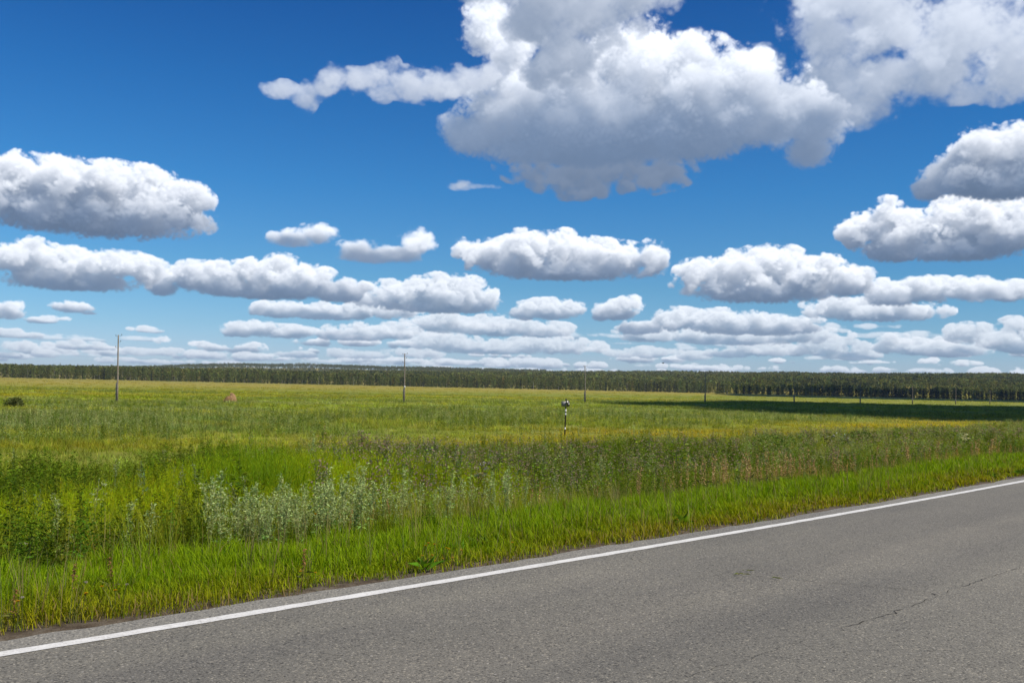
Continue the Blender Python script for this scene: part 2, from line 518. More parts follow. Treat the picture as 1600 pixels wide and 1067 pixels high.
def vnoise(x, y, scale, seed=0):
    """Smooth value noise in [0, 1] at world points."""
    if seed not in _LAT:
        _LAT[seed] = np.random.default_rng(900 + seed).random((256, 256)).astype(np.float32)
    L = _LAT[seed]
    x = np.asarray(x) / scale + 77.3; y = np.asarray(y) / scale + 31.7
    xi = np.floor(x).astype(int); yi = np.floor(y).astype(int)
    fx = x - xi; fy = y - yi
    fx = fx * fx * (3 - 2 * fx); fy = fy * fy * (3 - 2 * fy)
    a = L[xi % 256, yi % 256]; b = L[(xi + 1) % 256, yi % 256]
    c = L[xi % 256, (yi + 1) % 256]; d = L[(xi + 1) % 256, (yi + 1) % 256]
    return (a * (1 - fx) + b * fx) * (1 - fy) + (c * (1 - fx) + d * fx) * fy


def fnoise(x, y, scale, seed=0):
    return 0.55 * vnoise(x, y, scale, seed) + 0.3 * vnoise(x, y, scale * 0.43, seed + 1) + 0.15 * vnoise(x, y, scale * 0.19, seed + 2)


# ------------------------------------------------------------------ the lie of the land
ROAD_C = np.array([2.0612, 10.5282])          # a point on the painted edge line
ROAD_D = np.array([0.69239, 0.72152])         # along the road
ROAD_N = np.array([-0.72152, 0.69239])        # from the road into the field


def bow(s):
    """The road's very slight bend (metres towards the camera)."""
    q = np.clip(np.abs(np.asarray(s, float) - 1.2), 0, 14)
    return 0.048 - 0.00125 * q * q - 0.035 * (np.abs(np.asarray(s, float) - 1.2) - q)


def to_sp(x, y):
    dx, dy = np.asarray(x) - ROAD_C[0], np.asarray(y) - ROAD_C[1]
    s = dx * ROAD_D[0] + dy * ROAD_D[1]
    return s, dx * ROAD_N[0] + dy * ROAD_N[1] + bow(s)


def to_xy(s, p):
    q = p - bow(s)
    return ROAD_C[0] + s * ROAD_D[0] + q * ROAD_N[0], ROAD_C[1] + s * ROAD_D[1] + q * ROAD_N[1]


_HX = [-60, -24, -18, -12, -7.3, 0, 7.3, 14.4, 27.2, 34, 60]
_HZ = [4, 4, 6, 9, 14, 21, 28, 33, 45, 48, 50]
_KX = [-60, -30, -21, -18, -16, -14, -10, -5, 3, 60]
_KZ = [0, 4, 12, 27, 34, 33, 31, 30, 18, 0]


def ground_z(x, y):
    x = np.asarray(x, float); y = np.asarray(y, float)
    s, p = to_sp(x, y)
    z = np.interp(p, [-400, -60, -14, -10.2, -9.0, -8.6, 0.33, 0.45, 1.0, 3.6, 5.2, 7.6, 14, 40, 90, 170, 300, 1000, 4000],
                  [-2.4, -1.6, -1.2, -0.25, -0.06, -0.06, -0.05, -0.02, -0.06, -0.34, -0.75, -1.22, -1.38, -1.62, -1.9, -2.3, -2.8, -4.0, -4.0])
    z = z + np.clip((p - 3.0) / 10, 0, 1) * (0.22 * (vnoise(x, y, 7.0, 21) - 0.5) + 0.3 * (vnoise(x, y, 31.0, 22) - 0.5))
    z = z + np.clip((p - 0.5) / 1.0, 0, 1) * 0.05 * (vnoise(x, y, 0.7, 23) - 0.5)
    a = np.degrees(np.arctan2(x, np.maximum(y, 1.0)))
    t = np.clip((y - 1060) / 1300.0, 0, 1)
    t = t * t * (3 - 2 * t) * 0.3 + t * 0.7
    z = z + np.interp(a, _HX, _HZ) * t + t * (9.0 * (vnoise(x, y, 300, 24) - 0.5) + 5.0 * (vnoise(x, y, 110, 25) - 0.5))
    t2 = np.clip((y - 2700) / 800.0, 0, 1)
    z = z + np.interp(a, _KX, _KZ) * t2 * t2 * (3 - 2 * t2)
    return z


def ground_point(px, py, dz=0.0):
    """The point of the ground (plus dz) that the photograph shows at a pixel."""
    d = ray(px, py)
    t0, t1 = 2.0, 2.0
    f = lambda t: CAM_H + t * d[2] - (float(ground_z(t * d[0], t * d[1])) + dz)
    while f(t1) > 0 and t1 < 1500:
        t0, t1 = t1, t1 * 1.04
    for _ in range(30):
        m = 0.5 * (t0 + t1)
        if f(m) > 0: t0 = m
        else: t1 = m
    return d[0] * t0, d[1] * t0, float(ground_z(d[0] * t0, d[1] * t0))


def at_az(px, dist):
    """A ground point at a horizontal distance, in the direction of a photo column."""
    d = ray(px, 605)
    k = dist / math.hypot(d[0], d[1])
    x, y = d[0] * k, d[1] * k
    return x, y, float(ground_z(x, y))


# ------------------------------------------------------------------ materials
def new_mat(name):
    m = bpy.data.materials.new(name)
    m.use_nodes = True
    t = m.node_tree
    b = t.nodes['Principled BSDF']
    return m, t, b


def tex_noise(t, scale, detail=4, rough=0.6, coord=None, dim='3D'):
    n = t.nodes.new('ShaderNodeTexNoise')
    n.inputs['Scale'].default_value = scale
    n.inputs['Detail'].default_value = detail
    n.inputs['Roughness'].default_value = rough
    if coord is not None:
        t.links.new(coord, n.inputs['Vector'])
    return n


def ramp_node(t, fac, stops, interp='LINEAR'):
    r = t.nodes.new('ShaderNodeValToRGB')
    r.color_ramp.interpolation = interp
    while len(r.color_ramp.elements) < len(stops):
        r.color_ramp.elements.new(0.5)
    for e, (p, c) in zip(r.color_ramp.elements, stops):
        e.position = p
    for e, (p, c) in zip(r.color_ramp.elements, stops):
        e.color = (*c, 1) if len(c) == 3 else c
    t.links.new(fac, r.inputs[0])
    return r.outputs[0]


def mix_rgb(t, fac, a, b, blend='MIX'):
    n = t.nodes.new('ShaderNodeMix')
    n.data_type = 'RGBA'
    n.blend_type = blend
    for i, v in ((0, fac), (6, a), (7, b)):
        if isinstance(v, (int, float)):
            n.inputs[i].default_value = v
        elif isinstance(v, tuple):
            n.inputs[i].default_value = (*v, 1)
        else:
            t.links.new(v, n.inputs[i])
    return n.outputs[2]


def plain(name, col, rough=0.7, spec=0.3, metal=0.0, var=0.25, scale=12.0):
    m, t, b = new_mat(name)
    tcn = t.nodes.new('ShaderNodeTexCoord')
    n = tex_noise(t, scale, 5, 0.65, tcn.outputs['Object'])
    c = ramp_node(t, n.outputs['Fac'], [(0.3, tuple(v * (1 - var) for v in col)), (0.7, tuple(min(1, v * (1 + var)) for v in col))])
    t.links.new(c, b.inputs['Base Color'])
    b.inputs['Roughness'].default_value = rough
    b.inputs['Specular IOR Level'].default_value = spec
    b.inputs['Metallic'].default_value = metal
    return m


def leaf_mat(name, trans=0.32, rough=0.5, spec=0.18, warm=(1.25, 1.2, 0.55)):
    m, t, b = new_mat(name)
    a = t.nodes.new('ShaderNodeAttribute')
    a.attribute_name = 'Col'
    t.links.new(a.outputs['Color'], b.inputs['Base Color'])
    b.inputs['Roughness'].default_value = rough
    b.inputs['Specular IOR Level'].default_value = spec
    tr = t.nodes.new('ShaderNodeBsdfTranslucent')
    t.links.new(mix_rgb(t, 1.0, a.outputs['Color'], warm, 'MULTIPLY'), tr.inputs['Color'])
    mx = t.nodes.new('ShaderNodeMixShader')
    mx.inputs[0].default_value = trans
    t.links.new(b.outputs[0], mx.inputs[1])
    t.links.new(tr.outputs[0], mx.inputs[2])
    t.links.new(mx.outputs[0], t.nodes['Material Output'].inputs['Surface'])
    return m


MAT_GRASS = leaf_mat('grass_blades', 0.38, 0.6, 0.06, (1.3, 1.2, .35))
MAT_WEED = leaf_mat('weed_leaves', 0.32, 0.65, 0.08, (1.3, 1.2, .45))
MAT_TREE = leaf_mat('tree_leaves', 0.25, 0.6, 0.1)

# ------------------------------------------------------------------ ground: one sheet
def build_ground():
    s = np.concatenate([-np.geomspace(4500, 20, 46), np.arange(-18, 60, 0.5), np.geomspace(60, 4500, 70)])
    s = np.unique(np.round(s, 3))
    p = np.concatenate([-np.geomspace(3500, 12, 24), [-10.6, -9.4, -8.7, -8.0, -4, 0.1, 0.33, 0.39, 0.45, 0.55], np.arange(0.7, 9, 0.3), np.geomspace(9.2, 1000, 90),
                        np.geomspace(1030, 4500, 60)])
    p = np.unique(np.round(p, 3))
    S, P = np.meshgrid(s, p, indexing='ij')
    x, y = to_xy(S, P)
    z = ground_z(x, y)
    ns, np_ = S.shape
    v = np.stack([x, y, z], -1).reshape(-1, 3)
    i = np.arange(ns * np_).reshape(ns, np_)
    q = np.stack([i[:-1, :-1], i[1:, :-1], i[1:, 1:], i[:-1, 1:]], -1).reshape(-1, 4)
    m, t, b = new_mat('meadow_ground')
    geo = t.nodes.new('ShaderNodeNewGeometry')
    pos = geo.outputs['Position']
    sp = t.nodes.new('ShaderNodeSeparateXYZ')
    t.links.new(pos, sp.inputs[0])
    # distance into the field from the road, so that the strips of mown, wet and dry meadow lie along it
    P_ = math_node(t, 'ADD', math_node(t, 'MULTIPLY', sp.outputs[0], ROAD_N[0]), math_node(t, 'MULTIPLY_ADD', sp.outputs[1], ROAD_N[1], -float(ROAD_C @ ROAD_N)))
    n1 = tex_noise(t, 0.03, 5, 0.6, pos)
    n2 = tex_noise(t, 0.25, 5, 0.65, pos)
    wob = math_node(t, 'MULTIPLY_ADD', n1.outputs['Fac'], 60.0, -30.0)
    pw = math_node(t, 'MULTIPLY', math_node(t, 'ADD', P_, wob), 1 / 1000.0)
    field = ramp_node(t, pw, [(0.0, (.12, .13, .03)), (.03, (.20, .19, .03)), (.06, (.19, .19, .04)), (.11, (.17, .18, .035)), (.17, (.23, .21, .035)), (.26, (.18, .19, .03)),
                              (.40, (.25, .215, .04)), (.62, (.29, .22, .055)), (.80, (.23, .20, .05)), (1.0, (.27, .21, .055))])
    var = ramp_node(t, n2.outputs['Fac'], [(0.3, (.72, .74, .7)), (0.7, (1.2, 1.16, 1.1))])
    field = mix_rgb(t, 1.0, mix_rgb(t, 1.0, field, (1.0, 1.08, 1.0), 'MULTIPLY'), var, 'MULTIPLY')
    # bare earth and litter at the asphalt's edge
    n3 = tex_noise(t, 9.0, 6, 0.7, pos)
    n4 = tex_noise(t, 70.0, 4, 0.7, pos)
    dirt = ramp_node(t, n3.outputs['Fac'], [(0.3, (.07, .052, .036)), (0.5, (.15, .12, .085)), (0.72, (.24, .21, .17))])
    dirt = mix_rgb(t, 0.55, dirt, ramp_node(t, n4.outputs['Fac'], [(0.35, (.03, .025, .02)), (0.65, (.26, .23, .2))]), 'OVERLAY')
    fac = ramp_node(t, math_node(t, 'MULTIPLY_ADD', n3.outputs['Fac'], 1.5, math_node(t, 'MULTIPLY', P_, 0.22)), [(0.55, (0, 0, 0)), (1.6, (1, 1, 1))])
    fac = ramp_node(t, math_node(t, 'MULTIPLY', math_node(t, 'ADD', P_, n3.outputs['Fac']), 0.25), [(0.3, (0, 0, 0)), (0.7, (1, 1, 1))])
    colr = mix_rgb(t, fac, dirt, field)
    t.links.new(colr, b.inputs['Base Color'])
    b.inputs['Roughness'].default_value = 0.95
    b.inputs['Specular IOR Level'].default_value = 0.1
    bmp = t.nodes.new('ShaderNodeBump')
    bmp.inputs['Strength'].default_value = 0.6
    bmp.inputs['Distance'].default_value = 0.02
    t.links.new(n4.outputs['Fac'], bmp.inputs['Height'])
    t.links.new(bmp.outputs[0], b.inputs['Normal'])
    g = Soup().add(v, q).build('ground', m, smooth=True)
    tag(g, kind='structure')


build_ground()

# ------------------------------------------------------------------ road
def strip(sv, p0, p1, z0, z1=None, edge=None):
    """A sheet along the road between two offsets, with an optional ragged far edge."""
    sv = np.asarray(sv, float)
    p1 = np.full_like(sv, p1) if np.isscalar(p1) else p1
    p0 = np.full_like(sv, p0) if np.isscalar(p0) else p0
    xa, ya = to_xy(sv, p0); xb, yb = to_xy(sv, p1)
    z1 = z0 if z1 is None else z1
    v = np.concatenate([np.stack([xa, ya, np.full_like(sv, z0)], 1), np.stack([xb, yb, np.full_like(sv, z1)], 1)])
    n = len(sv)
    i = np.arange(n - 1)
    return v, np.stack([i, i + 1, i + 1 + n, i + n], 1)


def build_road():
    m, t, b = new_mat('asphalt')
    geo = t.nodes.new('ShaderNodeNewGeometry')
    pos = geo.outputs['Position']
    mp = t.nodes.new('ShaderNodeMapping')
    mp.inputs['Rotation'].default_value = (0, 0, -math.atan2(ROAD_D[1], ROAD_D[0]))
    t.links.new(pos, mp.inputs[0])
    big = tex_noise(t, 0.35, 4, 0.6, pos)
    wear = t.nodes.new('ShaderNodeMapping')
    wear.inputs['Scale'].default_value = (0.12, 1.1, 1)
    t.links.new(mp.outputs[0], wear.inputs[0])
    lane = tex_noise(t, 1.0, 3, 0.5, wear.outputs[0])
    fine = tex_noise(t, 70.0, 6, 0.7, pos)
    vor = t.nodes.new('ShaderNodeTexVoronoi')
    vor.inputs['Scale'].default_value = 95.0
    t.links.new(pos, vor.inputs['Vector'])
    vor2 = t.nodes.new('ShaderNodeTexVoronoi')
    vor2.inputs['Scale'].default_value = 30.0
    t.links.new(pos, vor2.inputs['Vector'])
    base = ramp_node(t, fine.outputs['Fac'], [(0.32, (.092, .085, .071)), (0.5, (.152, .142, .121)), (0.68, (.212, .199, .172))])
    # pale and dark chips of stone in the worn surface
    sepc = t.nodes.new('ShaderNodeSeparateColor')
    t.links.new(vor.outputs['Color'], sepc.inputs[0])
    chip = ramp_node(t, sepc.outputs[0], [(0.0, (.5, .5, .5)), (0.12, (.62, .62, .62)), (0.16, (1, 1, 1)), (0.88, (1, 1, 1)), (0.92, (1.5, 1.48, 1.42)), (1.0, (1.9, 1.85, 1.75))], 'LINEAR')
    c = mix_rgb(t, 1.0, base, chip, 'MULTIPLY')
    sep2 = t.nodes.new('ShaderNodeSeparateColor')
    t.links.new(vor2.outputs['Color'], sep2.inputs[0])
    spot = math_node(t, 'MULTIPLY', math_node(t, 'GREATER_THAN', sep2.outputs[1], 0.93), math_node(t, 'LESS_THAN', vor2.outputs['Distance'], 0.22))
    c = mix_rgb(t, math_node(t, 'MULTIPLY', spot, 0.75), c, (.36, .34, .31))
    spot2 = math_node(t, 'MULTIPLY', math_node(t, 'LESS_THAN', sep2.outputs[2], 0.09), math_node(t, 'LESS_THAN', vor2.outputs['Distance'], 0.25))
    c = mix_rgb(t, math_node(t, 'MULTIPLY', spot2, 0.75), c, (.035, .033, .03))
    c = mix_rgb(t, 1.0, c, ramp_node(t, big.outputs['Fac'], [(0.3, (.86, .86, .86)), (0.7, (1.1, 1.09, 1.07))]), 'MULTIPLY')
    c = mix_rgb(t, 1.0, c, ramp_node(t, lane.outputs['Fac'], [(0.3, (.84, .84, .85)), (0.7, (1.12, 1.11, 1.08))]), 'MULTIPLY')
    spx = t.nodes.new('ShaderNodeSeparateXYZ')
    t.links.new(pos, spx.inputs[0])
    P_ = math_node(t, 'ADD', math_node(t, 'MULTIPLY', spx.outputs[0], ROAD_N[0]), math_node(t, 'MULTIPLY_ADD', spx.outputs[1], ROAD_N[1], -float(ROAD_C @ ROAD_N)))
    c = mix_rgb(t, 1.0, c, ramp_node(t, math_node(t, 'MULTIPLY_ADD', P_, 0.25, 0.5), [(0.0, (1, 1, 1)), (.49, (1, 1, 1)), (.52, (1.28, 1.3, 1.34))]), 'MULTIPLY')
    # wheel tracks, polished a little darker than the crown between them
    c = mix_rgb(t, 1.0, c, ramp_node(t, math_node(t, 'MULTIPLY', P_, -0.25), [(0.0, (1, 1, 1)), (.12, (1.03, 1.03, 1.02)), (.2, (.93, .93, .94)), (.30, (.95, .95, .95)), (.42, (1.06, 1.05, 1.04)), (.56, (.93, .93, .94)), (.66, (.96, .96, .96)), (.72, (1.04, 1.04, 1.03))]), 'MULTIPLY')
    t.links.new(c, b.inputs['Base Color'])
    b.inputs['Roughness'].default_value = 0.82
    b.inputs['Specular IOR Level'].default_value = 0.25
    bmp = t.nodes.new('ShaderNodeBump')
    bmp.inputs['Strength'].default_value = 0.4
    bmp.inputs['Distance'].default_value = 0.006
    hgt = math_node(t, 'ADD', math_node(t, 'MULTIPLY', vor.outputs['Distance'], -0.8), fine.outputs['Fac'])
    t.links.new(hgt, bmp.inputs['Height'])
    t.links.new(bmp.outputs[0], b.inputs['Normal'])
    sv = np.unique(np.round(np.concatenate([-np.geomspace(1500, 20, 30), np.arange(-20, 45, 0.05), np.geomspace(45, 1500, 40)]), 3))
    e = 0.285 + 0.06 * (vnoise(sv, sv * 0, 1.1, 31) - .5) + 0.06 * (vnoise(sv, sv * 0, 0.24, 32) - .5)
    v, q = strip(sv, -8.6, e, 0.0)
    v2, q2 = strip(sv, e, e + 0.05, 0.0, -0.06)
    road = Soup().add(v, q).add(v2, q2).build('road', m)
    tag(road, kind='structure')

    mw, t, b = new_mat('road_paint')
    geo = t.nodes.new('ShaderNodeNewGeometry')
    n1 = tex_noise(t, 60, 5, 0.75, geo.outputs['Position'])
    n2 = tex_noise(t, 5, 4, 0.7, geo.outputs['Position'])
    mixv = math_node(t, 'MULTIPLY_ADD', n2.outputs['Fac'], 0.35, math_node(t, 'MULTIPLY', n1.outputs['Fac'], 0.8))
    t.links.new(ramp_node(t, mixv, [(0.40, (.20, .19, .17)), (0.49, (.52, .50, .46)), (0.66, (.68, .66, .62))]), b.inputs['Base Color'])
    b.inputs['Roughness'].default_value = 0.6
    sv2 = sv[(sv > -300) & (sv < 400)]
    j0 = 0.013 * (vnoise(sv2, sv2 * 0, .13, 33) - .5); j1 = 0.013 * (vnoise(sv2, sv2 * 0, .11, 34) - .5)
    v, q = strip(sv2, -0.053 + j0, 0.053 + j1, 0.004)
    ln = Soup().add(v, q).build('edge_line', mw)
    tag(ln, kind='structure')
    # cracks: narrow dark strips of bitumen-filled gap
    mc = plain('crack_dark', (.022, .02, .018), 0.9, 0.1, scale=40)

    def crack(pts, w, seed):
        r = np.random.default_rng(seed)
        pts = np.array(pts, float)
        out = [pts[0]]
        for a, bb in zip(pts[:-1], pts[1:]):
            n = max(3, int(np.hypot(*(bb - a)) / 0.06))
            for k in range(1, n + 1):
                out.append(a + (bb - a) * k / n + r.normal(0, 0.013, 2))
        P = np.array(out)
        T = np.gradient(P, axis=0)
        T /= np.linalg.norm(T, axis=1)[:, None]
        nrm = np.stack([-T[:, 1], T[:, 0]], 1)
        ww = 0.5 * w * np.clip(r.normal(0.9, 0.6, len(P)), 0.06, 2.4) * np.minimum(1, np.minimum(np.arange(len(P)), np.arange(len(P))[::-1]) / 5.0 + 0.1)
        L = P + nrm * ww[:, None] / 2; Rr = P - nrm * ww[:, None] / 2
        n = len(P)
        i = np.arange(n - 1)
        vv = np.concatenate([np.c_[L, np.full(n, 0.0035)], np.c_[Rr, np.full(n, 0.0035)]])
        Soup().add(vv, np.stack([i, i + n, i + n + 1, i + 1], 1)).build('road_crack', mc, road)
    G = lambda x, y: ground_point0(x, y)
    crack([G(1250, 907), G(1330, 914), G(1400, 919), G(1440, 923), G(1467, 930)], 0.012, 1)
    crack([G(1467, 930), G(1400, 955), G(1335, 977), G(1300, 989)], 0.010, 2)
    crack([G(1300, 989), G(1190, 1022), G(1100, 1048), G(1010, 1075)], 0.0035, 12)
    crack([G(1467, 930), G(1530, 907), G(1600, 884), G(1680, 858)], 0.007, 3)
    crack([G(1467, 930), G(1520, 939), G(1570, 951)], 0.004, 4)
    crack([G(966, 867), G(990, 874), G(1020, 884)], 0.010, 5)
    crack([G(930, 862), G(945, 865), G(952, 868)], 0.012, 6)
    crack([G(1452, 925), G(1462, 929), G(1470, 931)], 0.035, 7)
    crack([G(800, 1043), G(850, 1046), G(900, 1055), G(970, 1068)], 0.006, 8)
    crack([G(1160, 896), G(1200, 904), G(1250, 907)], 0.004, 9)


def ground_point0(px, py):
    d = ray(px, py)
    t = -CAM_H / d[2]
    return d[0] * t, d[1] * t


build_road()

# ------------------------------------------------------------------ plants: shapes
def blades(pos, h, w, az, lean, nseg=3, col=(1, 1, 1), tipcol=None, droop=0.6):
    """Grass blades: tapering, bending strips. Returns the arguments for Soup.add."""
    n = len(pos)
    pos = np.asarray(pos, np.float32)
    col = np.broadcast_to(np.asarray(col, np.float32), (n, 3))
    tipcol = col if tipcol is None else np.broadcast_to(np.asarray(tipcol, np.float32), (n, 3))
    dx, dy = np.cos(az), np.sin(az)
    tw = az + rng.uniform(-0.6, 0.6, n)
    sx, sy = -np.sin(tw), np.cos(tw)
    V = np.empty((n, 2 * nseg + 1, 3), np.float32)
    C = np.empty((n, 2 * nseg + 1, 3), np.float32)
    for k in range(nseg + 1):
        t = k / nseg
        off = lean * h * (t ** 1.7)
        zz = h * (t - droop * lean * lean * t ** 3 * 0.5)
        cx = pos[:, 0] + dx * off; cy = pos[:, 1] + dy * off; cz = pos[:, 2] + zz
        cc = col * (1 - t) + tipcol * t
        if k == nseg:
            V[:, 2 * k] = np.stack([cx, cy, cz], 1)
            C[:, 2 * k] = cc
        else:
            hw = 0.5 * w * (1 - t * t * 0.75)
            V[:, 2 * k] = np.stack([cx - sx * hw, cy - sy * hw, cz], 1)
            V[:, 2 * k + 1] = np.stack([cx + sx * hw, cy + sy * hw, cz], 1)
            C[:, 2 * k] = cc
            C[:, 2 * k + 1] = cc
    o = (np.arange(n) * (2 * nseg + 1))[:, None]
    q = np.concatenate([o + np.array([[2 * k, 2 * k + 1, 2 * k + 3, 2 * k + 2]]) for k in range(nseg - 1)]) if nseg > 1 else None
    t_ = o + np.array([[2 * nseg - 2, 2 * nseg - 1, 2 * nseg]])
    return dict(v=V.reshape(-1, 3), q=q, t=t_, c=C.reshape(-1, 3))


def leaves(base, d, l, w, col, r=None):
    """Pointed leaves: one bent quad each, base -> tip along d."""
    r = r or rng
    n = len(base)
    base = np.asarray(base, np.float32); d = np.asarray(d, np.float32)
    d = d / np.linalg.norm(d, axis=1)[:, None]
    rv = r.normal(0, 1, (n, 3))
    s = np.cross(d, rv)
    s /= np.linalg.norm(s, axis=1)[:, None] + 1e-9
    l = np.broadcast_to(l, n)[:, None]; w = np.broadcast_to(w, n)[:, None]
    mid = base + d * l * 0.45
    tip = base + d * l - np.array([0, 0, 0.18]) * l
    V = np.stack([base, mid + s * w / 2, tip, mid - s * w / 2], 1)
    C = np.repeat(np.broadcast_to(np.asarray(col, np.float32), (n, 3))[:, None], 4, 1)
    return dict(v=V.reshape(-1, 3), q=np.arange(4 * n).reshape(n, 4), c=C.reshape(-1, 3))


def dirs(n, lo, hi, r):
    a = r.uniform(0, 2 * math.pi, n)
    e = np.radians(r.uniform(lo, hi, n))
    return np.stack([np.cos(a) * np.cos(e), np.sin(a) * np.cos(e), np.sin(e)], 1)


def stem_poly(pts, r0, r1, col):
    """A thin three-sided stalk through the points."""
    pts = np.asarray(pts, float)
    n = len(pts)
    V = []
    for k, p in enumerate(pts):
        rr = r0 + (r1 - r0) * k / (n - 1)
        for j in range(3):
            a = 2 * math.pi * j / 3
            V.append(p + np.array([math.cos(a) * rr, math.sin(a) * rr, 0]))
    q = [(3 * k + j, 3 * k + (j + 1) % 3, 3 * k + 3 + (j + 1) % 3, 3 * k + 3 + j) for k in range(n - 1) for j in range(3)]
    return dict(v=V, q=q, c=col)


def stalk(h, r, wob=0.05, n=5):
    a = r.uniform(0, 6.28); k = r.uniform(0.3, 1) * wob
    return np.array([[math.cos(a) * k * h * (i / (n - 1)) ** 2, math.sin(a) * k * h * (i / (n - 1)) ** 2, h * i / (n - 1)] for i in range(n)])


def on_stalk(st, f):
    f = np.asarray(f) * (len(st) - 1)
    i = np.minimum(f.astype(int), len(st) - 2)
    return st[i] + (st[i + 1] - st[i]) * (f - i)[:, None]


def jitter(col, n, r, amt=0.2):
    return np.asarray(col) * (1 + r.normal(0, amt, (n, 1))).clip(0.5, 1.6) * (1 + r.normal(0, 0.07, (n, 3)))


def forb(r, h=1.0, n=60, ll=0.09, lw=0.02, col=(.06, .12, .02), stem=(.10, .15, .03), top=None, up=(5, 55), taper=0.5, two=False, spread=.22):
    """An upright leafy weed. two: (stem soup, leaf soup) apart."""
    a, b = Soup(), Soup()
    st = stalk(h, r)
    a.add(**stem_poly(st, 0.005, 0.002, stem))
    f = r.uniform(0.06, 1.0, n) ** 0.85
    base = on_stalk(st, f)
    off = dirs(n, -5, 40, r) * (r.random(n) ** .7 * spread * h * (1.12 - f))[:, None]
    base = base + off
    l = ll * (1 - taper * f) * r.uniform(0.6, 1.25, n)
    c = jitter(col, n, r)
    if top is not None:
        k = f > 0.72
        c[k] = jitter(top, k.sum(), r)
    b.add(**leaves(base, dirs(n, up[0], up[1], r), l, lw * l / ll, c, r))
    return (a, b) if two else join(a, b)


def mugwort(r, h=1.0, nb=11, nl=10, col=(.25, .30, .17), stem=(.16, .17, .09), ll=0.05, two=False, spread=0.26):
    """Pale wormwood: a stalk with ascending side sprays of small narrow silvery leaves."""
    a, b = Soup(), Soup()
    st = stalk(h, r, 0.12)
    a.add(**stem_poly(st, 0.006, 0.002, stem))
    for k in range(nb):
        f = r.uniform(0.25, 0.97)
        o = on_stalk(st, [f])[0]
        L = spread * h * (1.1 - f) * r.uniform(0.6, 1.3) + 0.05
        az = r.uniform(0, 6.28); e = math.radians(r.uniform(52, 78))
        d = np.array([math.cos(az) * math.cos(e), math.sin(az) * math.cos(e), math.sin(e)])
        a.add(**stem_poly([o, o + d * L * 0.5, o + d * L + np.array([0, 0, -0.03 * L])], 0.0028, 0.001, stem))
        t = r.uniform(0.1, 1.05, nl)
        base = o + d * (L * t)[:, None] + r.normal(0, 0.008, (nl, 3))
        b.add(**leaves(base, dirs(nl, -10, 70, r), r.uniform(0.6, 1.3, nl) * ll, 0.008 + 0.006 * r.random(nl), jitter(col, nl, r, .22), r))
    m = 14
    base = on_stalk(st, r.uniform(0.05, 0.5, m))
    b.add(**leaves(base, dirs(m, -10, 40, r), r.uniform(.06, .1, m), 0.02, jitter(np.array(col) * (.55, .75, .45), m, r), r))
    m = 16
    base = on_stalk(st, r.uniform(0.7, 1.0, m))
    b.add(**leaves(base, dirs(m, 20, 80, r), r.uniform(.6, 1.2, m) * ll, 0.012, jitter(col, m, r), r))
    return (a, b) if two else join(a, b)


def thistle(r, h=1.0, col=(.215, .29, .025), head=(.37, .28, .22), two=False):
    s = Soup()
    st = stalk(h, r)
    s.add(**stem_poly(st, 0.006, 0.003, (.09, .11, .05)))
    n = 38
    f = r.uniform(0.05, 0.9, n)
    s.add(**leaves(on_stalk(st, f), dirs(n, 0, 50, r), 0.14 * (1 - .5 * f), 0.028, jitter(col, n, r), r))
    for k in range(7):
        o = on_stalk(st, [r.uniform(0.6, 0.95)])[0]
        d = dirs(1, 40, 75, r)[0]
        L = r.uniform(0.1, 0.26)
        s.add(**stem_poly([o, o + d * L * .6, o + d * L], 0.003, 0.002, (.09, .11, .05)))
        m = 9
        s.add(**leaves(np.repeat((o + d * L)[None], m, 0), dirs(m, 10, 90, r), 0.034, 0.014, jitter(head, m, r, .3), r))
    return s


def sorrel(r, h=0.8, col=(.40, .235, .10), two=False):
    """Dry dock: a stalk with a rusty spike of seeds."""
    a, b = Soup(), Soup()
    st = stalk(h, r, 0.1)
    a.add(**stem_poly(st, 0.004, 0.002, (.22, .13, .06)))
    n = 80
    f = r.uniform(0.42, 1.0, n)
    base = on_stalk(st, f) + r.normal(0, 0.022, (n, 3)) * (1.25 - f)[:, None]
    b.add(**leaves(base, dirs(n, -30, 60, r), 0.024, 0.016, jitter(col, n, r, .3), r))
    m = 8
    b.add(**leaves(on_stalk(st, r.uniform(0.02, 0.4, m)), dirs(m, 5, 50, r), 0.14, 0.025, jitter((.12, .13, .04), m, r, .3), r))
    return (a, b) if two else join(a, b)


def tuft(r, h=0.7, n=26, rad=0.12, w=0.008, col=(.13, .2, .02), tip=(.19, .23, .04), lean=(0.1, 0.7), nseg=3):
    global rng
    keep, rng = rng, r
    a = r.uniform(0, 6.28, n); d = rad * np.sqrt(r.random(n))
    pos = np.stack([d * np.cos(a), d * np.sin(a), np.zeros(n)], 1)
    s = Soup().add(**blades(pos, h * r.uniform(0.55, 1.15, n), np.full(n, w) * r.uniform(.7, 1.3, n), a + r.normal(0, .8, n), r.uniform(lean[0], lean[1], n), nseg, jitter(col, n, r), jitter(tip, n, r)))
    rng = keep
    return s


def plume(r, h=0.8, n=70, col=(.285, .35, .006)):
    """Soft feathery horsetail-like grass: many hair-thin upright strands."""
    s = tuft(r, h, 22, 0.13, 0.006, col, col, (0.05, 0.45))
    m = n
    a = r.uniform(0, 6.28, m); d = 0.16 * np.sqrt(r.random(m))
    z = h * r.uniform(0.3, 0.98, m)
    base = np.stack([d * np.cos(a), d * np.sin(a), z], 1)
    s.add(**leaves(base, dirs(m, 35, 85, r), r.uniform(.05, .13, m), 0.005, jitter(col, m, r), r))
    return s


def join(*ss):
    out = Soup()
    for s in ss:
        v, q, t, c = s.arrays()
        out.add(v, q, t, c)
    return out


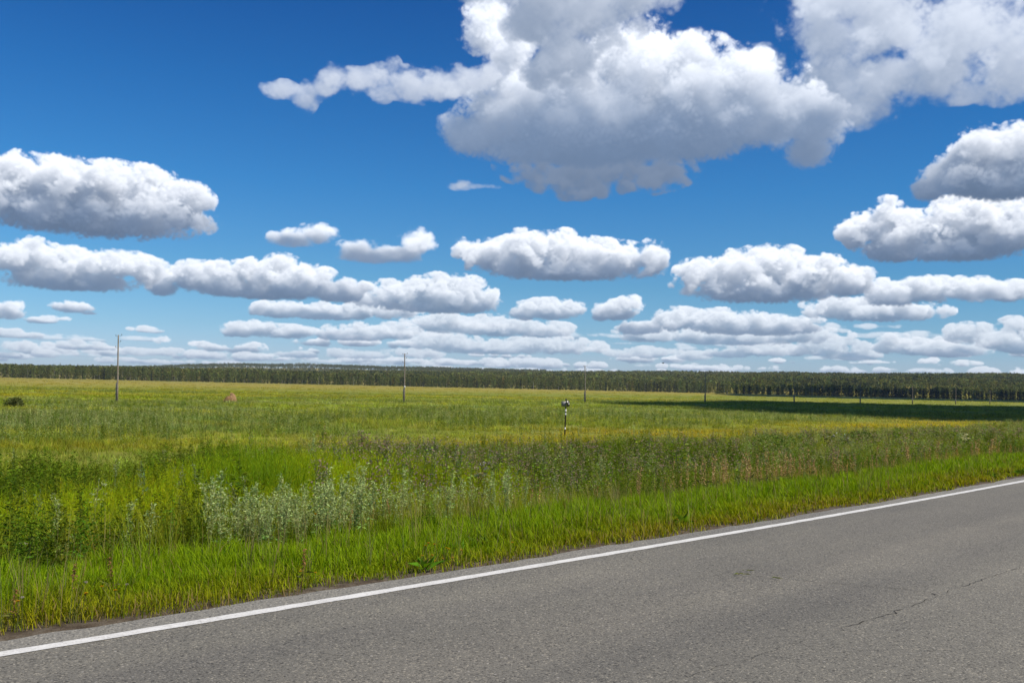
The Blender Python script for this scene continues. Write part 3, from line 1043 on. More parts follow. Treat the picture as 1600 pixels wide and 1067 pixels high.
def stamp(out, protos, pos, rz, sc, tint, tilt=None):
    """Set copies of the prototypes at the positions into one soup."""
    n = len(pos)
    if n == 0:
        return
    which = rng.integers(0, len(protos), n)
    for k, pr in enumerate(protos):
        m = np.where(which == k)[0]
        if len(m) == 0:
            continue
        v, q, t, c = pr.arrays() if isinstance(pr, Soup) else pr
        ca, sa = np.cos(rz[m])[:, None], np.sin(rz[m])[:, None]
        s = sc[m]
        if s.ndim == 1:
            s = np.stack([s, s], 1)
        X = (v[None, :, 0] * ca - v[None, :, 1] * sa) * s[:, :1]
        Y = (v[None, :, 0] * sa + v[None, :, 1] * ca) * s[:, :1]
        Z = v[None, :, 2] * s[:, 1:]
        if tilt is not None:
            X = X + Z * tilt[m, :1]; Y = Y + Z * tilt[m, 1:]
        V = np.stack([X + pos[m, :1], Y + pos[m, 1:2], Z + pos[m, 2:3]], 2)
        C = c[None] * tint[m][:, None, :]
        o = (np.arange(len(m)) * len(v))[:, None, None]
        out.add(V.reshape(-1, 3), (q[None] + o).reshape(-1, 4) if len(q) else None, (t[None] + o).reshape(-1, 3) if len(t) else None, C.reshape(-1, 3))


def tints(n, amt=0.16, hue=0.08):
    return ((1 + rng.normal(0, amt, (n, 1))).clip(.6, 1.5) * (1 + rng.normal(0, hue, (n, 3)))).astype(np.float32)


def put(out, protos, x, y, sc, tint=None, tilt=0.08, dz=0.0, zs=None):
    n = len(x)
    if n == 0:
        return
    pos = np.stack([x, y, ground_z(x, y) + dz], 1).astype(np.float32)
    sc = np.asarray(sc, np.float32)
    if zs is not None:
        sc = np.stack([sc, np.asarray(zs, np.float32)], 1)
    stamp(out, protos, pos, rng.uniform(0, 6.28, n), sc, tints(n) if tint is None else tint, rng.normal(0, tilt, (n, 2)))


def scatter(density, r0, r1, half=35.0, pmin=-1e9, pmax=1e9):
    """Random ground points in view between two distances; density(r) per square metre."""
    pts = []
    edges = np.geomspace(r0, r1, 14)
    for a, b in zip(edges[:-1], edges[1:]):
        area = math.radians(2 * half) * 0.5 * (b * b - a * a)
        n = int(area * density(0.5 * (a + b)))
        rr = np.sqrt(rng.uniform(a * a, b * b, n)); th = np.radians(rng.uniform(-half, half, n))
        pts.append(np.stack([rr * np.sin(th), rr * np.cos(th)], 1))
    P = np.concatenate(pts)
    s, p = to_sp(P[:, 0], P[:, 1])
    k = (p > pmin) & (p < pmax)
    return P[k, 0], P[k, 1], s[k], p[k], np.hypot(P[k, 0], P[k, 1])


# ------------------------------------------------------------------ the mown verge
def build_verge():
    out = Soup()
    x, y, s, p, r = scatter(lambda r: min(3200, 23000 / r), 4.8, 60, 37, 0.30, 4.6)
    edge = np.clip(0.37 + 0.34 * (fnoise(x, y, 1.1, 41) - .5) * 2, .31, .52)
    far = 3.7 + 1.2 * (fnoise(x, y, 2.5, 44) - .5) * 2
    k = (p > edge) & (p < far) & (rng.random(len(x)) < 0.25 + 0.75 * np.clip((p - edge) / 0.5, 0, 1))
    x, y, s, p, r, edge = x[k], y[k], s[k], p[k], r[k], edge[k]
    n = len(x)
    clump = np.clip(1.5 * (fnoise(x, y, 0.42, 47) - .5) + .5, 0, 1); patch = fnoise(x, y, 2.2, 50)
    h = np.interp(p - edge, [0, 0.25, 0.9, 2.2], [0.07, 0.11, 0.17, 0.215]) * (0.5 + 1.0 * clump) * rng.uniform(0.6, 1.25, n)
    w = np.maximum(0.0055, 0.00080 * r) * rng.uniform(0.6, 1.4, n)
    dry = np.clip(0.85 - 0.75 * (p - edge) + 1.2 * (patch - .5), 0, 1)
    g = np.array([.185, .285, .004]); yel = np.array([.265, .25, .008]); br = np.array([.21, .15, .055])
    tc = g * (1 - dry[:, None]) + yel * dry[:, None]
    u = rng.random(n)
    tc[u < 0.05 + 0.14 * dry] = br
    dk = (u > 0.8)
    tc[dk] *= np.array([.55, .72, .8])
    tc = tc * (1 + rng.normal(0, .14, (n, 1))).clip(.6, 1.5)
    z = ground_z(x, y)
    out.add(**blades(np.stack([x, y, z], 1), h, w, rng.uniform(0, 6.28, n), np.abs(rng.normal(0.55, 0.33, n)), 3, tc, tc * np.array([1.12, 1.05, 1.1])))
    # dead blades lying across the edge
    m = (rng.random(n) < .06) & (p - edge < .5)
    k_ = m.sum()
    out.add(**blades(np.stack([x[m], y[m], z[m] + .01], 1), rng.uniform(.04, .09, k_), w[m] * .8, rng.uniform(0, 6.28, k_), rng.uniform(1.2, 3.0, k_), 3, jitter((.30, .23, .11), k_, rng), None))
    # a few flowering stalks of grass above the leaves
    m = rng.random(n) < 0.004
    xs, ys = x[m], y[m]
    put(out, [tuft(np.random.default_rng(60 + i), 0.5, 3, 0.02, 0.004, (.22, .2, .07), (.27, .22, .1), (0.05, .35)) for i in range(4)], xs, ys, rng.uniform(.7, 1.15, m.sum()))
    x, y, s, p, r = scatter(lambda r: min(5, 40 / r), 5, 40, 36, .45, 3.8)
    k = fnoise(x, y, 1.6, 150) > .5
    x, y = x[k], y[k]
    ros = []
    for i in range(5):
        q = np.random.default_rng(170 + i)
        S = Soup()
        S.add(**leaves(q.normal(0, .02, (14, 3)) * [1, 1, .2], dirs(14, 18, 65, q), q.uniform(.09, .19, 14), .03, jitter((.13, .21, .012), 14, q, .25), q))
        ros.append(S)
    put(out, ros, x, y, rng.uniform(.7, 1.25, len(x)), dz=.02)
    o = out.build('verge_grass', MAT_GRASS)
    tag(o, 'bright green cut grass on the verge beside the road', 'grass', kind='stuff')
    print('verge blades', n)


build_verge()


# ------------------------------------------------------------------ the tall weeds of the roadside bank
def zone_masks(x, y, s, p, r):
    a = np.degrees(np.arctan2(x, y))
    n1 = fnoise(x, y, 5.0, 61); n2 = fnoise(x, y, 8.0, 64); n3 = fnoise(x, y, 3.0, 67)
    return a, n1, n2, n3


def build_weeds():
    R_ = lambda i: np.random.default_rng(300 + i)
    P_dark = [forb(R_(i), R_(i).uniform(.8, 1.05), 120, .105, .028, (.072, .125, .006), (.10, .14, .012), (.12, .175, .008)) for i in range(6)]
    P_blue = [forb(R_(20 + i), 1.1, 100, .085, .020, (.19, .255, .035), (.16, .19, .035), (.30, .33, .12)) for i in range(5)]
    P_this = [thistle(R_(40 + i), R_(i).uniform(.85, 1.1)) for i in range(6)]
    P_sor = [sorrel(R_(60 + i), R_(i).uniform(.6, .85)) for i in range(6)]
    P_mug = [mugwort(R_(80 + i), R_(i).uniform(.85, 1.15), 11, 9, (.24, .29, .14)) for i in range(6)]
    P_plume = [plume(R_(100 + i), R_(i).uniform(.65, .9)) for i in range(5)]
    P_tall = [tuft(R_(120 + i), .8, 26, .16, .009, (.165, .235, .008), (.23, .25, .02), (.1, .6)) for i in range(6)]
    P_lowg = [tuft(R_(140 + i), .5, 24, .16, .009, (.105, .17, .006), (.15, .20, .012), (.1, .8)) for i in range(6)]
    P_dry = [tuft(R_(160 + i), .75, 12, .12, .005, (.36, .29, .13), (.42, .33, .16), (.05, .5)) for i in range(4)]
    soups = {k: Soup() for k in ('leafy_weeds', 'tall_grass')}
    W, T = soups['leafy_weeds'], soups['tall_grass']
    # understorey of long grass everywhere
    x, y, s, p, r = scatter(lambda r: min(7, 150 / r), 7, 130, 36, 3.2, 30)
    k = p < 21.5 + 5 * (fnoise(x, y, 9, 70) - .5) * 2
    x, y, s, p, r = x[k], y[k], s[k], p[k], r[k]
    k = (p > 6.5) | (rng.random(len(x)) < .25)
    x, y, s, p, r = x[k], y[k], s[k], p[k], r[k]
    hgt = np.interp(p, [3.2, 4.5, 7, 15, 22], [.4, .6, .8, .95, .9])
    wide = np.clip(r / 22, 1, 2.2)
    put(T, P_lowg + P_tall[:2], x, y, wide * hgt * rng.uniform(.8, 1.2, len(x)), zs=hgt * rng.uniform(.7, 1.15, len(x)))
    print('understorey', len(x))
    # weeds
    x, y, s, p, r = scatter(lambda r: min(22, 400 / r), 7.5, 150, 36, 3.1, 24)
    lim = 19.5 + 9 * (fnoise(x, y, 9, 73) - .5) * 2
    k = (p < lim) & (p > 3.5 + 1.3 * (fnoise(x, y, 2.2, 44) - .5) * 2)
    x, y, s, p, r = x[k], y[k], s[k], p[k], r[k]
    a, n1, n2, n3 = zone_masks(x, y, s, p, r)
    n = len(x)
    u = rng.random(n)
    kind = np.full(n, 'dark', dtype=object)
    kind[(n2 > .55) & (u < .7) & (p > 6.5)] = 'blue'
    kind[(n1 > .56) & (u > .25)] = 'tall'
    # soft yellow-green grass fills the bank on the left
    soft = (p > 6.5) & (p < 17.5) & (a < 1.0 + 3 * (n3 - .5)) & (n2 + 0.35 * (n1 - .5) > .50 + .012 * (a + 15).clip(0, 40))
    kind[soft & (u < .93)] = 'plume'
    # purplish thistles in the middle
    th = (a > -11) & (a < 26) & (p > 6) & (n3 > .36)
    kind[th & (u < .38)] = 'thistle'
    # rusty dock along the foot of the verge towards the right
    so = (s > 1.5) & (p < 5.6 + 1.5 * (n3 - .5) * 2) & (n1 > .47)
    kind[so & (u < .5)] = 'sorrel'
    so2 = (p < 4.6) & (a > -16) & (n1 > .55) & ~so
    kind[so2 & (u < .3)] = 'sorrel'
    # grey-green stalks far along the bank
    gr = (a > 13) & (p > 6.5)
    kind[gr & (u < .35)] = 'blue'
    kind[gr & (u > .35) & (u < .52)] = 'thistle'
    dr = (p < 5.8) & (a > -6) & (n3 + .3 * (n2 - .5) > .5)
    kind[dr & (u < .4)] = 'dry'
    kind[(u > .98)] = 'mug'
    kind[(u > .93) & (u < .95)] = 'dry'
    hs = np.interp(p, [3.1, 4.2, 6.5, 12, 19, 26], [.55, .8, 1.0, 1.12, 1.0, .6]) * rng.uniform(.72, 1.2, n) * (0.42 + 0.75 * fnoise(x, y, 1.9, 76) + .42 * fnoise(x, y, 6.5, 79)) * np.interp(a, [-16, 2], [1.0, .76])
    wide = np.clip(r / 24, 1, 2.4)
    for nm, pr, dst in (('dark', P_dark, W), ('blue', P_blue, W), ('thistle', P_this, W), ('sorrel', P_sor, W), ('mug', P_mug, W), ('plume', P_plume, T), ('tall', P_tall, T), ('dry', P_dry, T)):
        m = kind == nm
        hh = hs[m] * (1.0 if nm != 'sorrel' else 1.0)
        put(dst, pr, x[m], y[m], hh * (wide[m] if nm != 'sorrel' else np.clip(wide[m], 1, 1.6)), zs=hh)
        print(nm, m.sum())
        if nm == 'plume':
            extra = np.repeat(np.where(m)[0], 2)
            xx = x[extra] + rng.normal(0, .25, len(extra)); yy = y[extra] + rng.normal(0, .25, len(extra))
            put(dst, pr, xx, yy, hs[extra] * wide[extra], zs=hs[extra] * rng.uniform(.75, 1.05, len(extra)))
    o = W.build('leafy_weeds', MAT_WEED)
    tag(o, 'dense tall leafy weeds, thistles and rusty dock on the bank below the verge', 'weeds', kind='stuff')
    o = T.build('tall_grass', MAT_GRASS)
    tag(o, 'long soft yellow-green grass growing between the roadside weeds', 'grass', kind='stuff')


build_weeds()


# ------------------------------------------------------------------ the open meadow
def meadow_colour(x, y, p, r):
    """The meadow's strips: dry ochre, pale sedge, green and golden grass."""
    n = fnoise(x, y, 26, 81); n2 = fnoise(x, y, 9, 84)
    pe = p + 26 * (n - .5) * 2 * np.clip(p / 60, .3, 2.5)
    stops = [18, 24, 36, 46, 70, 88, 130, 170, 230, 300, 420]
    cs = np.array([(.15, .18, .022), (.185, .175, .022), (.235, .185, .022), (.175, .18, .04), (.165, .185, .05), (.155, .18, .025), (.145, .175, .022), (.19, .175, .026), (.155, .17, .024), (.20, .175, .03), (.225, .18, .038)])
    c = np.stack([np.interp(pe, stops, cs[:, i]) for i in range(3)], 1)
    streak = fnoise(x * .22 + y * .05, y, 7, 96)
    c *= np.array([1.54, 1.58, .80]) * (0.42 + 0.52 * n2 + 0.64 * streak)[:, None]
    pale = np.clip((fnoise(x * .35, y, 11, 140) - .52) * 5, 0, 1)[:, None] * np.interp(p, [25, 45, 140, 220], [.2, .8, .6, 0])[:, None]
    c = c * (1 - pale) + pale * np.array([.24, .29, .115]) * (0.8 + .4 * n2)[:, None]
    w_ = np.clip((x + 12) / 14, 0, 1)[:, None]                 # the dry golden strip lies to the right
    near = np.interp(p, [18, 24, 40, 52], [0, 1, 1, 0])[:, None]
    c *= 1 - near * (1 - w_) * np.array([.22, .04, -.2])
    c *= 1 + np.array([.22, .02, .1]) * (streak - .5)[:, None] * 2
    return c


def build_meadow():
    R_ = lambda i: np.random.default_rng(500 + i)
    one = (1, 1, 1)
    P_t = [tuft(R_(i), .55, 22, .30, .014, (.92, 1.0, .95), (1.15, 1.08, 1.2), (.1, .7), 2) for i in range(8)]
    P_f = [forb(R_(30 + i), .75, 34, .12, .03, one, (.9, .95, 1.0), (1.3, 1.2, 1.5)) for i in range(5)]
    M_ = Soup()
    x, y, s, p, r = scatter(lambda r: min(6.0, 9000 / (r * r), 330 / r), 26, 330, 35, 14, 1000)
    k = (p > 15.5) & (rng.random(len(x)) < np.clip((p - 14) / 8, 0, 1))
    x, y, s, p, r = x[k], y[k], s[k], p[k], r[k]
    n = len(x)
    c = meadow_colour(x, y, p, r) * (1 + rng.normal(0, .28, (n, 1))).clip(.45, 1.75) * (1 + rng.normal(0, .07, (n, 3)))
    big = np.clip(r / 45, 0.9, 3.6)
    hh = (0.2 + 1.2 * fnoise(x, y, 6, 87)) * rng.uniform(.7, 1.25, n) * np.interp(p, [15, 25, 34, 45, 60, 300], [.9, .55, .5, .85, .9, .9])
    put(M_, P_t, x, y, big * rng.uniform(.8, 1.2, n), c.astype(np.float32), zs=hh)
    # darker leafy clumps in drifts
    x, y, s, p, r = scatter(lambda r: min(2.6, 150 / r), 24, 300, 35, 18, 1000)
    w = fnoise(x, y, 18, 90) + .5 * (fnoise(x, y, 5, 93) - .5)
    k = (w > .50) & ~((p > 24) & (p < 37))
    x, y, s, p, r = x[k], y[k], s[k], p[k], r[k]
    n = len(x)
    base = np.where(rng.random((n, 1)) < .5, np.array([[.085, .14, .012]]), np.array([[.25, .29, .10]]))
    put(M_, P_f, x, y, np.clip(r / 45, .9, 2.6) * rng.uniform(.7, 1.2, n), (base * (1 + rng.normal(0, .15, (n, 1))).clip(.6, 1.5)).astype(np.float32), zs=rng.uniform(.7, 1.6, n) * np.interp(r, [50, 130], [1.0, .5]))
    # far out: long low swathes
    x, y, s, p, r = scatter(lambda r: 2600 / (r * r), 300, 1020, 35, 60, 1100)
    n = len(x)
    c = meadow_colour(x, y, p, r) * np.array([.86, .9, .9]) * (1 + rng.normal(0, .12, (n, 1))).clip(.6, 1.5)
    put(M_, P_t, x, y, r / 110 * rng.uniform(.8, 1.5, n), c.astype(np.float32), zs=rng.uniform(.5, 1.3, n), tilt=.02)
    o = M_.build('meadow_grass', MAT_GRASS)
    tag(o, 'wide flat meadow of green, pale and golden wild grass', 'meadow', kind='stuff')


build_meadow()

# ------------------------------------------------------------------ trees
MAT_BARK = plain('birch_bark', (.30, .275, .245), 0.8, 0.2, var=.45, scale=3.0)
MAT_DARKBARK = plain('dark_bark', (.10, .075, .055), 0.9, 0.1, scale=3.0)


def crown_cloud(r, n, shape, H, rad, leaf, col, lo=.32):
    """Leaf clumps spread through a crown's volume: ragged outline, gaps, lighter and darker sprays."""
    S = Soup()
    k = int(n * 2.2)
    t = r.random(k)
    if shape == 'birch':
        prof = np.sin(np.pi * np.clip(t * .93 + .07, 0, 1)) ** .7 * (1 - .25 * t)
    elif shape == 'spruce':
        prof = (1.02 - t) ** .85
        prof *= .75 + .25 * np.cos(t * 34)
    else:
        prof = np.sqrt(np.clip(1 - (2 * t - 1) ** 2, 0, 1))
    a = r.uniform(0, 6.28, k)
    lump = 0.72 + .28 * np.sin(a * 3 + 7 * t + r.uniform(0, 6)) + .22 * np.sin(a * 5 - 11 * t + r.uniform(0, 6))
    q = rad * prof * lump * r.random(k) ** .42
    P = np.stack([q * np.cos(a), q * np.sin(a), H * (lo + (1 - lo) * t)], 1) + r.normal(0, .12 * leaf, (k, 3))
    hole = vnoise(P[:, 0] * 1.7 + P[:, 2] * .6, P[:, 1] * 1.7 + P[:, 2], 1.6, 101 + r.integers(0, 3))
    P = P[hole > .36][:n]
    n = len(P)
    d = dirs(n, -55, 35, r) if shape != 'spruce' else np.stack([np.cos(a[:n]), np.sin(a[:n]), -.45 + 0 * a[:n]], 1)
    tone = jitter(col, n, r, .2) * (0.82 + .36 * vnoise(P[:, 0] + P[:, 1], P[:, 2], 1.9, 105))[:, None]
    S.add(**leaves(P, d, leaf * r.uniform(.7, 1.5, n), leaf * .8 * r.uniform(.6, 1.2, n), tone, r))
    return S


def trunk_soup(r, H, r0, limbs=5, bare=False, lo=.35):
    S = Soup()
    pts = stalk(H * (.96 if bare else .8), r, .04, 6)
    S.add(**stem_poly(pts, r0, r0 * .25, (1, 1, 1)))
    for k in range(limbs):
        o = on_stalk(pts, [r.uniform(lo, .9)])[0]
        d = dirs(1, 25, 65, r)[0]
        L = H * r.uniform(.08, .17)
        S.add(**stem_poly([o, o + d * L * .5, o + d * L + np.array([0, 0, .08 * L])], r0 * .4, r0 * .12, (1, 1, 1)))
    return S


def tree_protos():
    R_ = lambda i: np.random.default_rng(700 + i)
    out = {}
    out['birch'] = [(trunk_soup(R_(i), 17, .12).mesh('trunk', MAT_BARK), crown_cloud(R_(20 + i), 250, 'birch', R_(i).uniform(15.5, 18), R_(i).uniform(2.1, 2.9), .75, (.115, .135, .026)).mesh('crown', MAT_TREE)) for i in range(6)]
    out['aspen'] = [(trunk_soup(R_(40 + i), 15, .19).mesh('trunk', MAT_DARKBARK), crown_cloud(R_(50 + i), 260, 'round', R_(i).uniform(12.5, 15.5), R_(i).uniform(2.6, 3.4), .8, (.080, .108, .024), .14).mesh('crown', MAT_TREE)) for i in range(5)]
    out['spruce'] = [(trunk_soup(R_(60 + i), 14, .16, 0).mesh('trunk', MAT_DARKBARK), crown_cloud(R_(70 + i), 300, 'spruce', R_(i).uniform(11, 15), R_(i).uniform(2.0, 2.6), .75, (.022, .036, .013), .03).mesh('crown', MAT_TREE)) for i in range(4)]
    out['bare'] = [(trunk_soup(R_(80 + i), R_(i).uniform(11, 15.5), .26, 9, True, .4).mesh('trunk', MAT_BARK), None) for i in range(4)]
    return out


TREES = tree_protos()
TREE_TEXT = {
    'birch': ('birch_tree', 'slender olive green birch in the front row of the far forest edge', 'birches along the forest edge'),
    'aspen': ('aspen_tree', 'round crowned dark green broadleaf tree in the front row of the far forest edge', 'broadleaf trees along the forest edge'),
    'spruce': ('spruce_tree', 'dark pointed spruce in the front row of the far forest edge', 'spruces along the forest edge'),
    'bare': ('dead_birch_tree', 'pale bare birch trunk standing leafless at the front of the far forest edge', 'dead birches along the forest edge'),
}


def front_row(a_deg):
    """Distance (metres along +Y) of the forest edge in a direction."""
    return np.interp(a_deg, [-40, -27, -14, 0, 14, 27, 40], [1010, 1015, 1040, 1050, 1030, 985, 960])


def build_front_trees():
    r = np.random.default_rng(42)
    n = 285
    for i in range(n):
        a = -32.5 + 65 * (i + .5 + r.uniform(-.45, .45)) / n
        y = front_row(a) + r.uniform(0, 9)
        x = y * math.tan(math.radians(a))
        u = r.random()
        if a > 18:
            kind = 'spruce' if u < .80 else ('aspen' if u < .90 else ('birch' if u < .95 else 'bare'))
        elif a > -2:
            kind = 'birch' if u < .5 else ('aspen' if u < .72 else ('spruce' if u < .95 else 'bare'))
        else:
            kind = 'birch' if u < .6 else ('aspen' if u < .9 else ('spruce' if u < .95 else 'bare'))
        tr, cr = TREES[kind][r.integers(0, len(TREES[kind]))]
        name, lab, grp = TREE_TEXT[kind]
        e = empty(name, (x, y, float(ground_z(x, y)) - .1), lab, 'tree', grp, r.uniform(0, 6.28))
        k = r.uniform(.82, 1.12) * (.86 if kind != 'bare' else .9) * np.interp(a, [-15, -5, 30], [1.0, .86, .80]) * (0.74 + .52 * float(fnoise(x, y, 45, 130)))
        w_ = r.uniform(1.0, 1.3)
        e.scale = (k * w_, k * w_, k)
        link_mesh('trunk', tr, e)
        if cr is not None:
            link_mesh('crown', cr, e)


build_front_trees()


def build_forest():
    R_ = lambda i: np.random.default_rng(800 + i)
    one = (1, 1, 1)
    B = [crown_cloud(R_(i), 60, 'birch', 16, 3.1, 1.6, one, .08) for i in range(5)]
    A = [crown_cloud(R_(10 + i), 60, 'round', 15, 3.4, 1.7, one, .03) for i in range(5)]
    Sp = [crown_cloud(R_(20 + i), 60, 'spruce', 15, 2.5, 1.5, one, .05) for i in range(4)]
    Tk = [Soup().add(**stem_poly(stalk(12, R_(30 + i), .05, 4), .2, .1, one)) for i in range(4)]
    out = Soup()

    def plant(x, y, B, A, Sp, dense_row=False):
        n = len(x)
        a = np.degrees(np.arctan2(x, y))
        k = 5.0
        z = ground_z(x, y)
        mixn = fnoise(x, y, 120, 110)
        u = rng.random(n)
        sp = u < np.where((a > 17) & (y < 1040), 1.1, np.where(a > 15, .30, .12)) * (0.5 + 1.2 * (mixn > .55))
        br = ~sp & (u < .72)
        asn = ~sp & ~br
        pos = np.stack([x, y, z], 1).astype(np.float32)
        sc = rng.uniform(.66, .92, n) * np.interp(a, [-15, -5, 30], [1.0, .88, .82]) * (0.72 + .56 * fnoise(x, y, 45, 130)) if dense_row else np.interp(y, [1090, 1500], [.66, 1.0]) * rng.uniform(.84, 1.1, n) * (0.82 + .36 * fnoise(x, y, 160, 133))
        base = np.where(sp[:, None], [[.032, .050, .018]], np.where(br[:, None], [[.125, .138, .03]], [[.088, .112, .028]]))
        base = base * (1 + .30 * rng.normal(0, 1, (n, 1))).clip(.45, 1.8) * (.52 + .72 * fnoise(x, y, 55, 136))[:, None] * (1 + rng.normal(0, .06, (n, 3)))
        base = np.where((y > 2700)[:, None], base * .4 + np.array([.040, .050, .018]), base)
        base[rng.random(n) < .05] *= np.array([1.35, 1.1, 1.0])
        # nothing grows in the clearing on the left-hand slope
        for m, P in ((sp, Sp), (br, B), (asn, A)):
            stamp(out, P, pos[m], rng.uniform(0, 6.28, m.sum()), sc[m].astype(np.float32), base[m].astype(np.float32))
        # pale birch stems showing between the crowns
        pale = fnoise(x, y, 90, 113)
        bias = np.where((a > -10.5) & (a < 1) & (y > 1350) & (y < 2450), .08, 0)
        m = (rng.random(n) < (np.clip((pale - .62) * 2.0, 0, .3) if dense_row else 0) + bias)
        if dense_row:
            m |= rng.random(n) < .04
        stamp(out, Tk, pos[m] + np.array([0, -3.2, 0 if dense_row else 5.0], np.float32), rng.uniform(0, 6.28, m.sum()), (sc[m] * (1.02 if dense_row else .6)).astype(np.float32),
              (np.array([.24, .22, .20]) * (1 + rng.normal(0, .2, (m.sum(), 1)))).clip(.1, .6).astype(np.float32))

    # rows close behind the forest edge
    n = 3000
    a = rng.uniform(-33, 33, n)
    y = front_row(a) + 5 + rng.random(n) * 75
    plant(y * np.tan(np.radians(a)), y, B, A, Sp, True)
    # the wooded slope
    B = [crown_cloud(R_(40 + i), 36, 'round', 15.5, 4.4, 1.8, one, .6) for i in range(6)]
    A = [crown_cloud(R_(50 + i), 36, 'round', 15, 4.8, 1.8, one, .58) for i in range(6)]
    Sp = [crown_cloud(R_(60 + i), 34, 'spruce', 16.5, 2.8, 1.7, one, .4) for i in range(4)]
    n = 36000
    a = rng.uniform(-33.5, 33.5, n)
    y = np.sqrt(rng.uniform(1095 ** 2, 2450 ** 2, n))
    x = y * np.tan(np.radians(a))
    k = ~((a > -14.2) & (a < -10.3) & (y > 1480) & (y < 1800)) & ~((a > -24) & (a < -12.5) & (y > 1950) & (rng.random(n) < .5))
    plant(x[k], y[k], B, A, Sp)
    # the bluish ridge far beyond on the left
    n = 5200
    a = rng.uniform(-24, 2, n)
    y = np.sqrt(rng.uniform(2900 ** 2, 3600 ** 2, n))
    plant(y * np.tan(np.radians(a)), y, B, A, Sp)
    o = out.build('forest', MAT_TREE)
    tag(o, 'far wooded hillside of mixed birch and spruce behind the forest edge', 'forest', kind='stuff')


build_forest()


def shrub_mesh(r, h, w, col, n=120, leaf=.22):
    S = Soup()
    t = r.random(n); a = r.uniform(0, 6.28, n)
    q = w / 2 * np.sqrt(r.random(n)) * (0.8 + .3 * np.sin(a * 3 + r.uniform(0, 6)))
    z = h * (.08 + .92 * t * np.sqrt(np.clip(1 - (q / (w * .62)) ** 2, .05, 1)))
    P = np.stack([q * np.cos(a), q * np.sin(a), z], 1)
    S.add(**leaves(P, dirs(n, -10, 70, r), leaf * r.uniform(.7, 1.3, n), leaf * .5, jitter(col, n, r, .25), r))
    return S


def shrub_stems(r, h, w, col=(.10, .08, .05), n=6):
    S = Soup()
    for k in range(n):
        d = dirs(1, 45, 85, r)[0]
        S.add(**stem_poly([np.zeros(3), d * h * .4, d * h * .8], .012 * h, .004 * h, col))
    return S


def build_edge_shrubs():
    r = np.random.default_rng(77)
    F = [shrub_mesh(np.random.default_rng(90 + i), 2.3, 5.0, (.06, .085, .022), 150, .55).mesh('foliage', MAT_TREE) for i in range(4)]
    St = [shrub_stems(np.random.default_rng(95 + i), 2.2, 4).mesh('stem', MAT_WEED) for i in range(4)]
    for px in (22, 30, 42, 52, 62, 84, 96, 130, 190, 246, 252, 262, 288, 302, 338, 356, 404, 474, 518, 528, 584, 616, 668, 676, 690, 700, 712, 735, 748, 790, 812, 842, 934, 1000, 1060, 1070, 1120, 1190):
        d = front_row(math.degrees(math.atan((px - 800) / F_PX))) - r.uniform(8, 70)
        x, y, z = at_az(px, d / math.cos(math.atan((px - 800) / F_PX)))
        k = r.integers(0, 4)
        e = empty('field_shrub', (x, y, z - .1), 'low dark willow shrub standing in the meadow before the forest edge', 'shrub', 'low shrubs before the forest edge', r.uniform(0, 6))
        q = r.uniform(.7, 1.25)
        e.scale = (q * r.uniform(.9, 1.6), q, q)
        link_mesh('foliage', F[k], e)
        link_mesh('stem', St[k], e)


build_edge_shrubs()

# ------------------------------------------------------------------ things standing in the meadow
def lathe(prof, n=12, col=(1, 1, 1), centre=(0, 0)):
    """A turned shape: profile of (radius, z)."""
    V, Q, T = [], [], []
    for (rr, z) in prof:
        for j in range(n):
            a = 2 * math.pi * j / n
            V.append((centre[0] + rr * math.cos(a), centre[1] + rr * math.sin(a), z))
    for k in range(len(prof) - 1):
        for j in range(n):
            Q.append((k * n + j, k * n + (j + 1) % n, (k + 1) * n + (j + 1) % n, (k + 1) * n + j))
    m = len(V)
    V.append((centre[0], centre[1], prof[-1][1])); V.append((centre[0], centre[1], prof[0][1]))
    for j in range(n):
        T.append(((len(prof) - 1) * n + j, (len(prof) - 1) * n + (j + 1) % n, m))
        T.append(((j + 1) % n, j, m + 1))
    return dict(v=V, q=Q, t=T, c=col)


def tube(pts, rad, n=8, col=(1, 1, 1)):
    """A round bar through 3D points."""
    pts = [np.array(p, float) for p in pts]
    V, Q = [], []
    for k, p in enumerate(pts):
        d = pts[min(k + 1, len(pts) - 1)] - pts[max(k - 1, 0)]
        d /= np.linalg.norm(d)
        u = np.cross(d, (0, 0, 1) if abs(d[2]) < .9 else (1, 0, 0)); u /= np.linalg.norm(u)
        w = np.cross(d, u)
        rr = rad if np.isscalar(rad) else rad[k]
        for j in range(n):
            a = 2 * math.pi * j / n
            V.append(p + (u * math.cos(a) + w * math.sin(a)) * rr)
    for k in range(len(pts) - 1):
        for j in range(n):
            Q.append((k * n + j, k * n + (j + 1) % n, (k + 1) * n + (j + 1) % n, (k + 1) * n + j))
    m = len(V)
    V += [pts[0], pts[-1]]
    T = [((j + 1) % n, j, m) for j in range(n)] + [((len(pts) - 1) * n + j, (len(pts) - 1) * n + (j + 1) % n, m + 1) for j in range(n)]
    return dict(v=V, q=Q, t=T, c=col)


def box(cx, cy, cz, sx, sy, sz, col=(1, 1, 1)):
    V = [(cx + sx / 2 * i, cy + sy / 2 * j, cz + sz / 2 * k) for i in (-1, 1) for j in (-1, 1) for k in (-1, 1)]
    Q = [(0, 1, 3, 2), (4, 6, 7, 5), (0, 4, 5, 1), (2, 3, 7, 6), (0, 2, 6, 4), (1, 5, 7, 3)]
    return dict(v=V, q=Q, c=col)


MAT_POLE = plain('weathered_wood', (.23, .19, .145), 0.9, 0.15, var=.3, scale=5)
MAT_STUB = plain('concrete_stub', (.34, .31, .27), 0.9, 0.15, var=.25, scale=6)
MAT_IRON = plain('rusty_iron', (.05, .042, .037), 0.6, 0.4, scale=20)
MAT_GLASS = plain('insulator_porcelain', (.10, .10, .095), 0.25, 0.5, scale=20)
MAT_SIGNPLATE = plain('small_plate_white', (.72, .71, .68), 0.5, 0.3, var=.06)


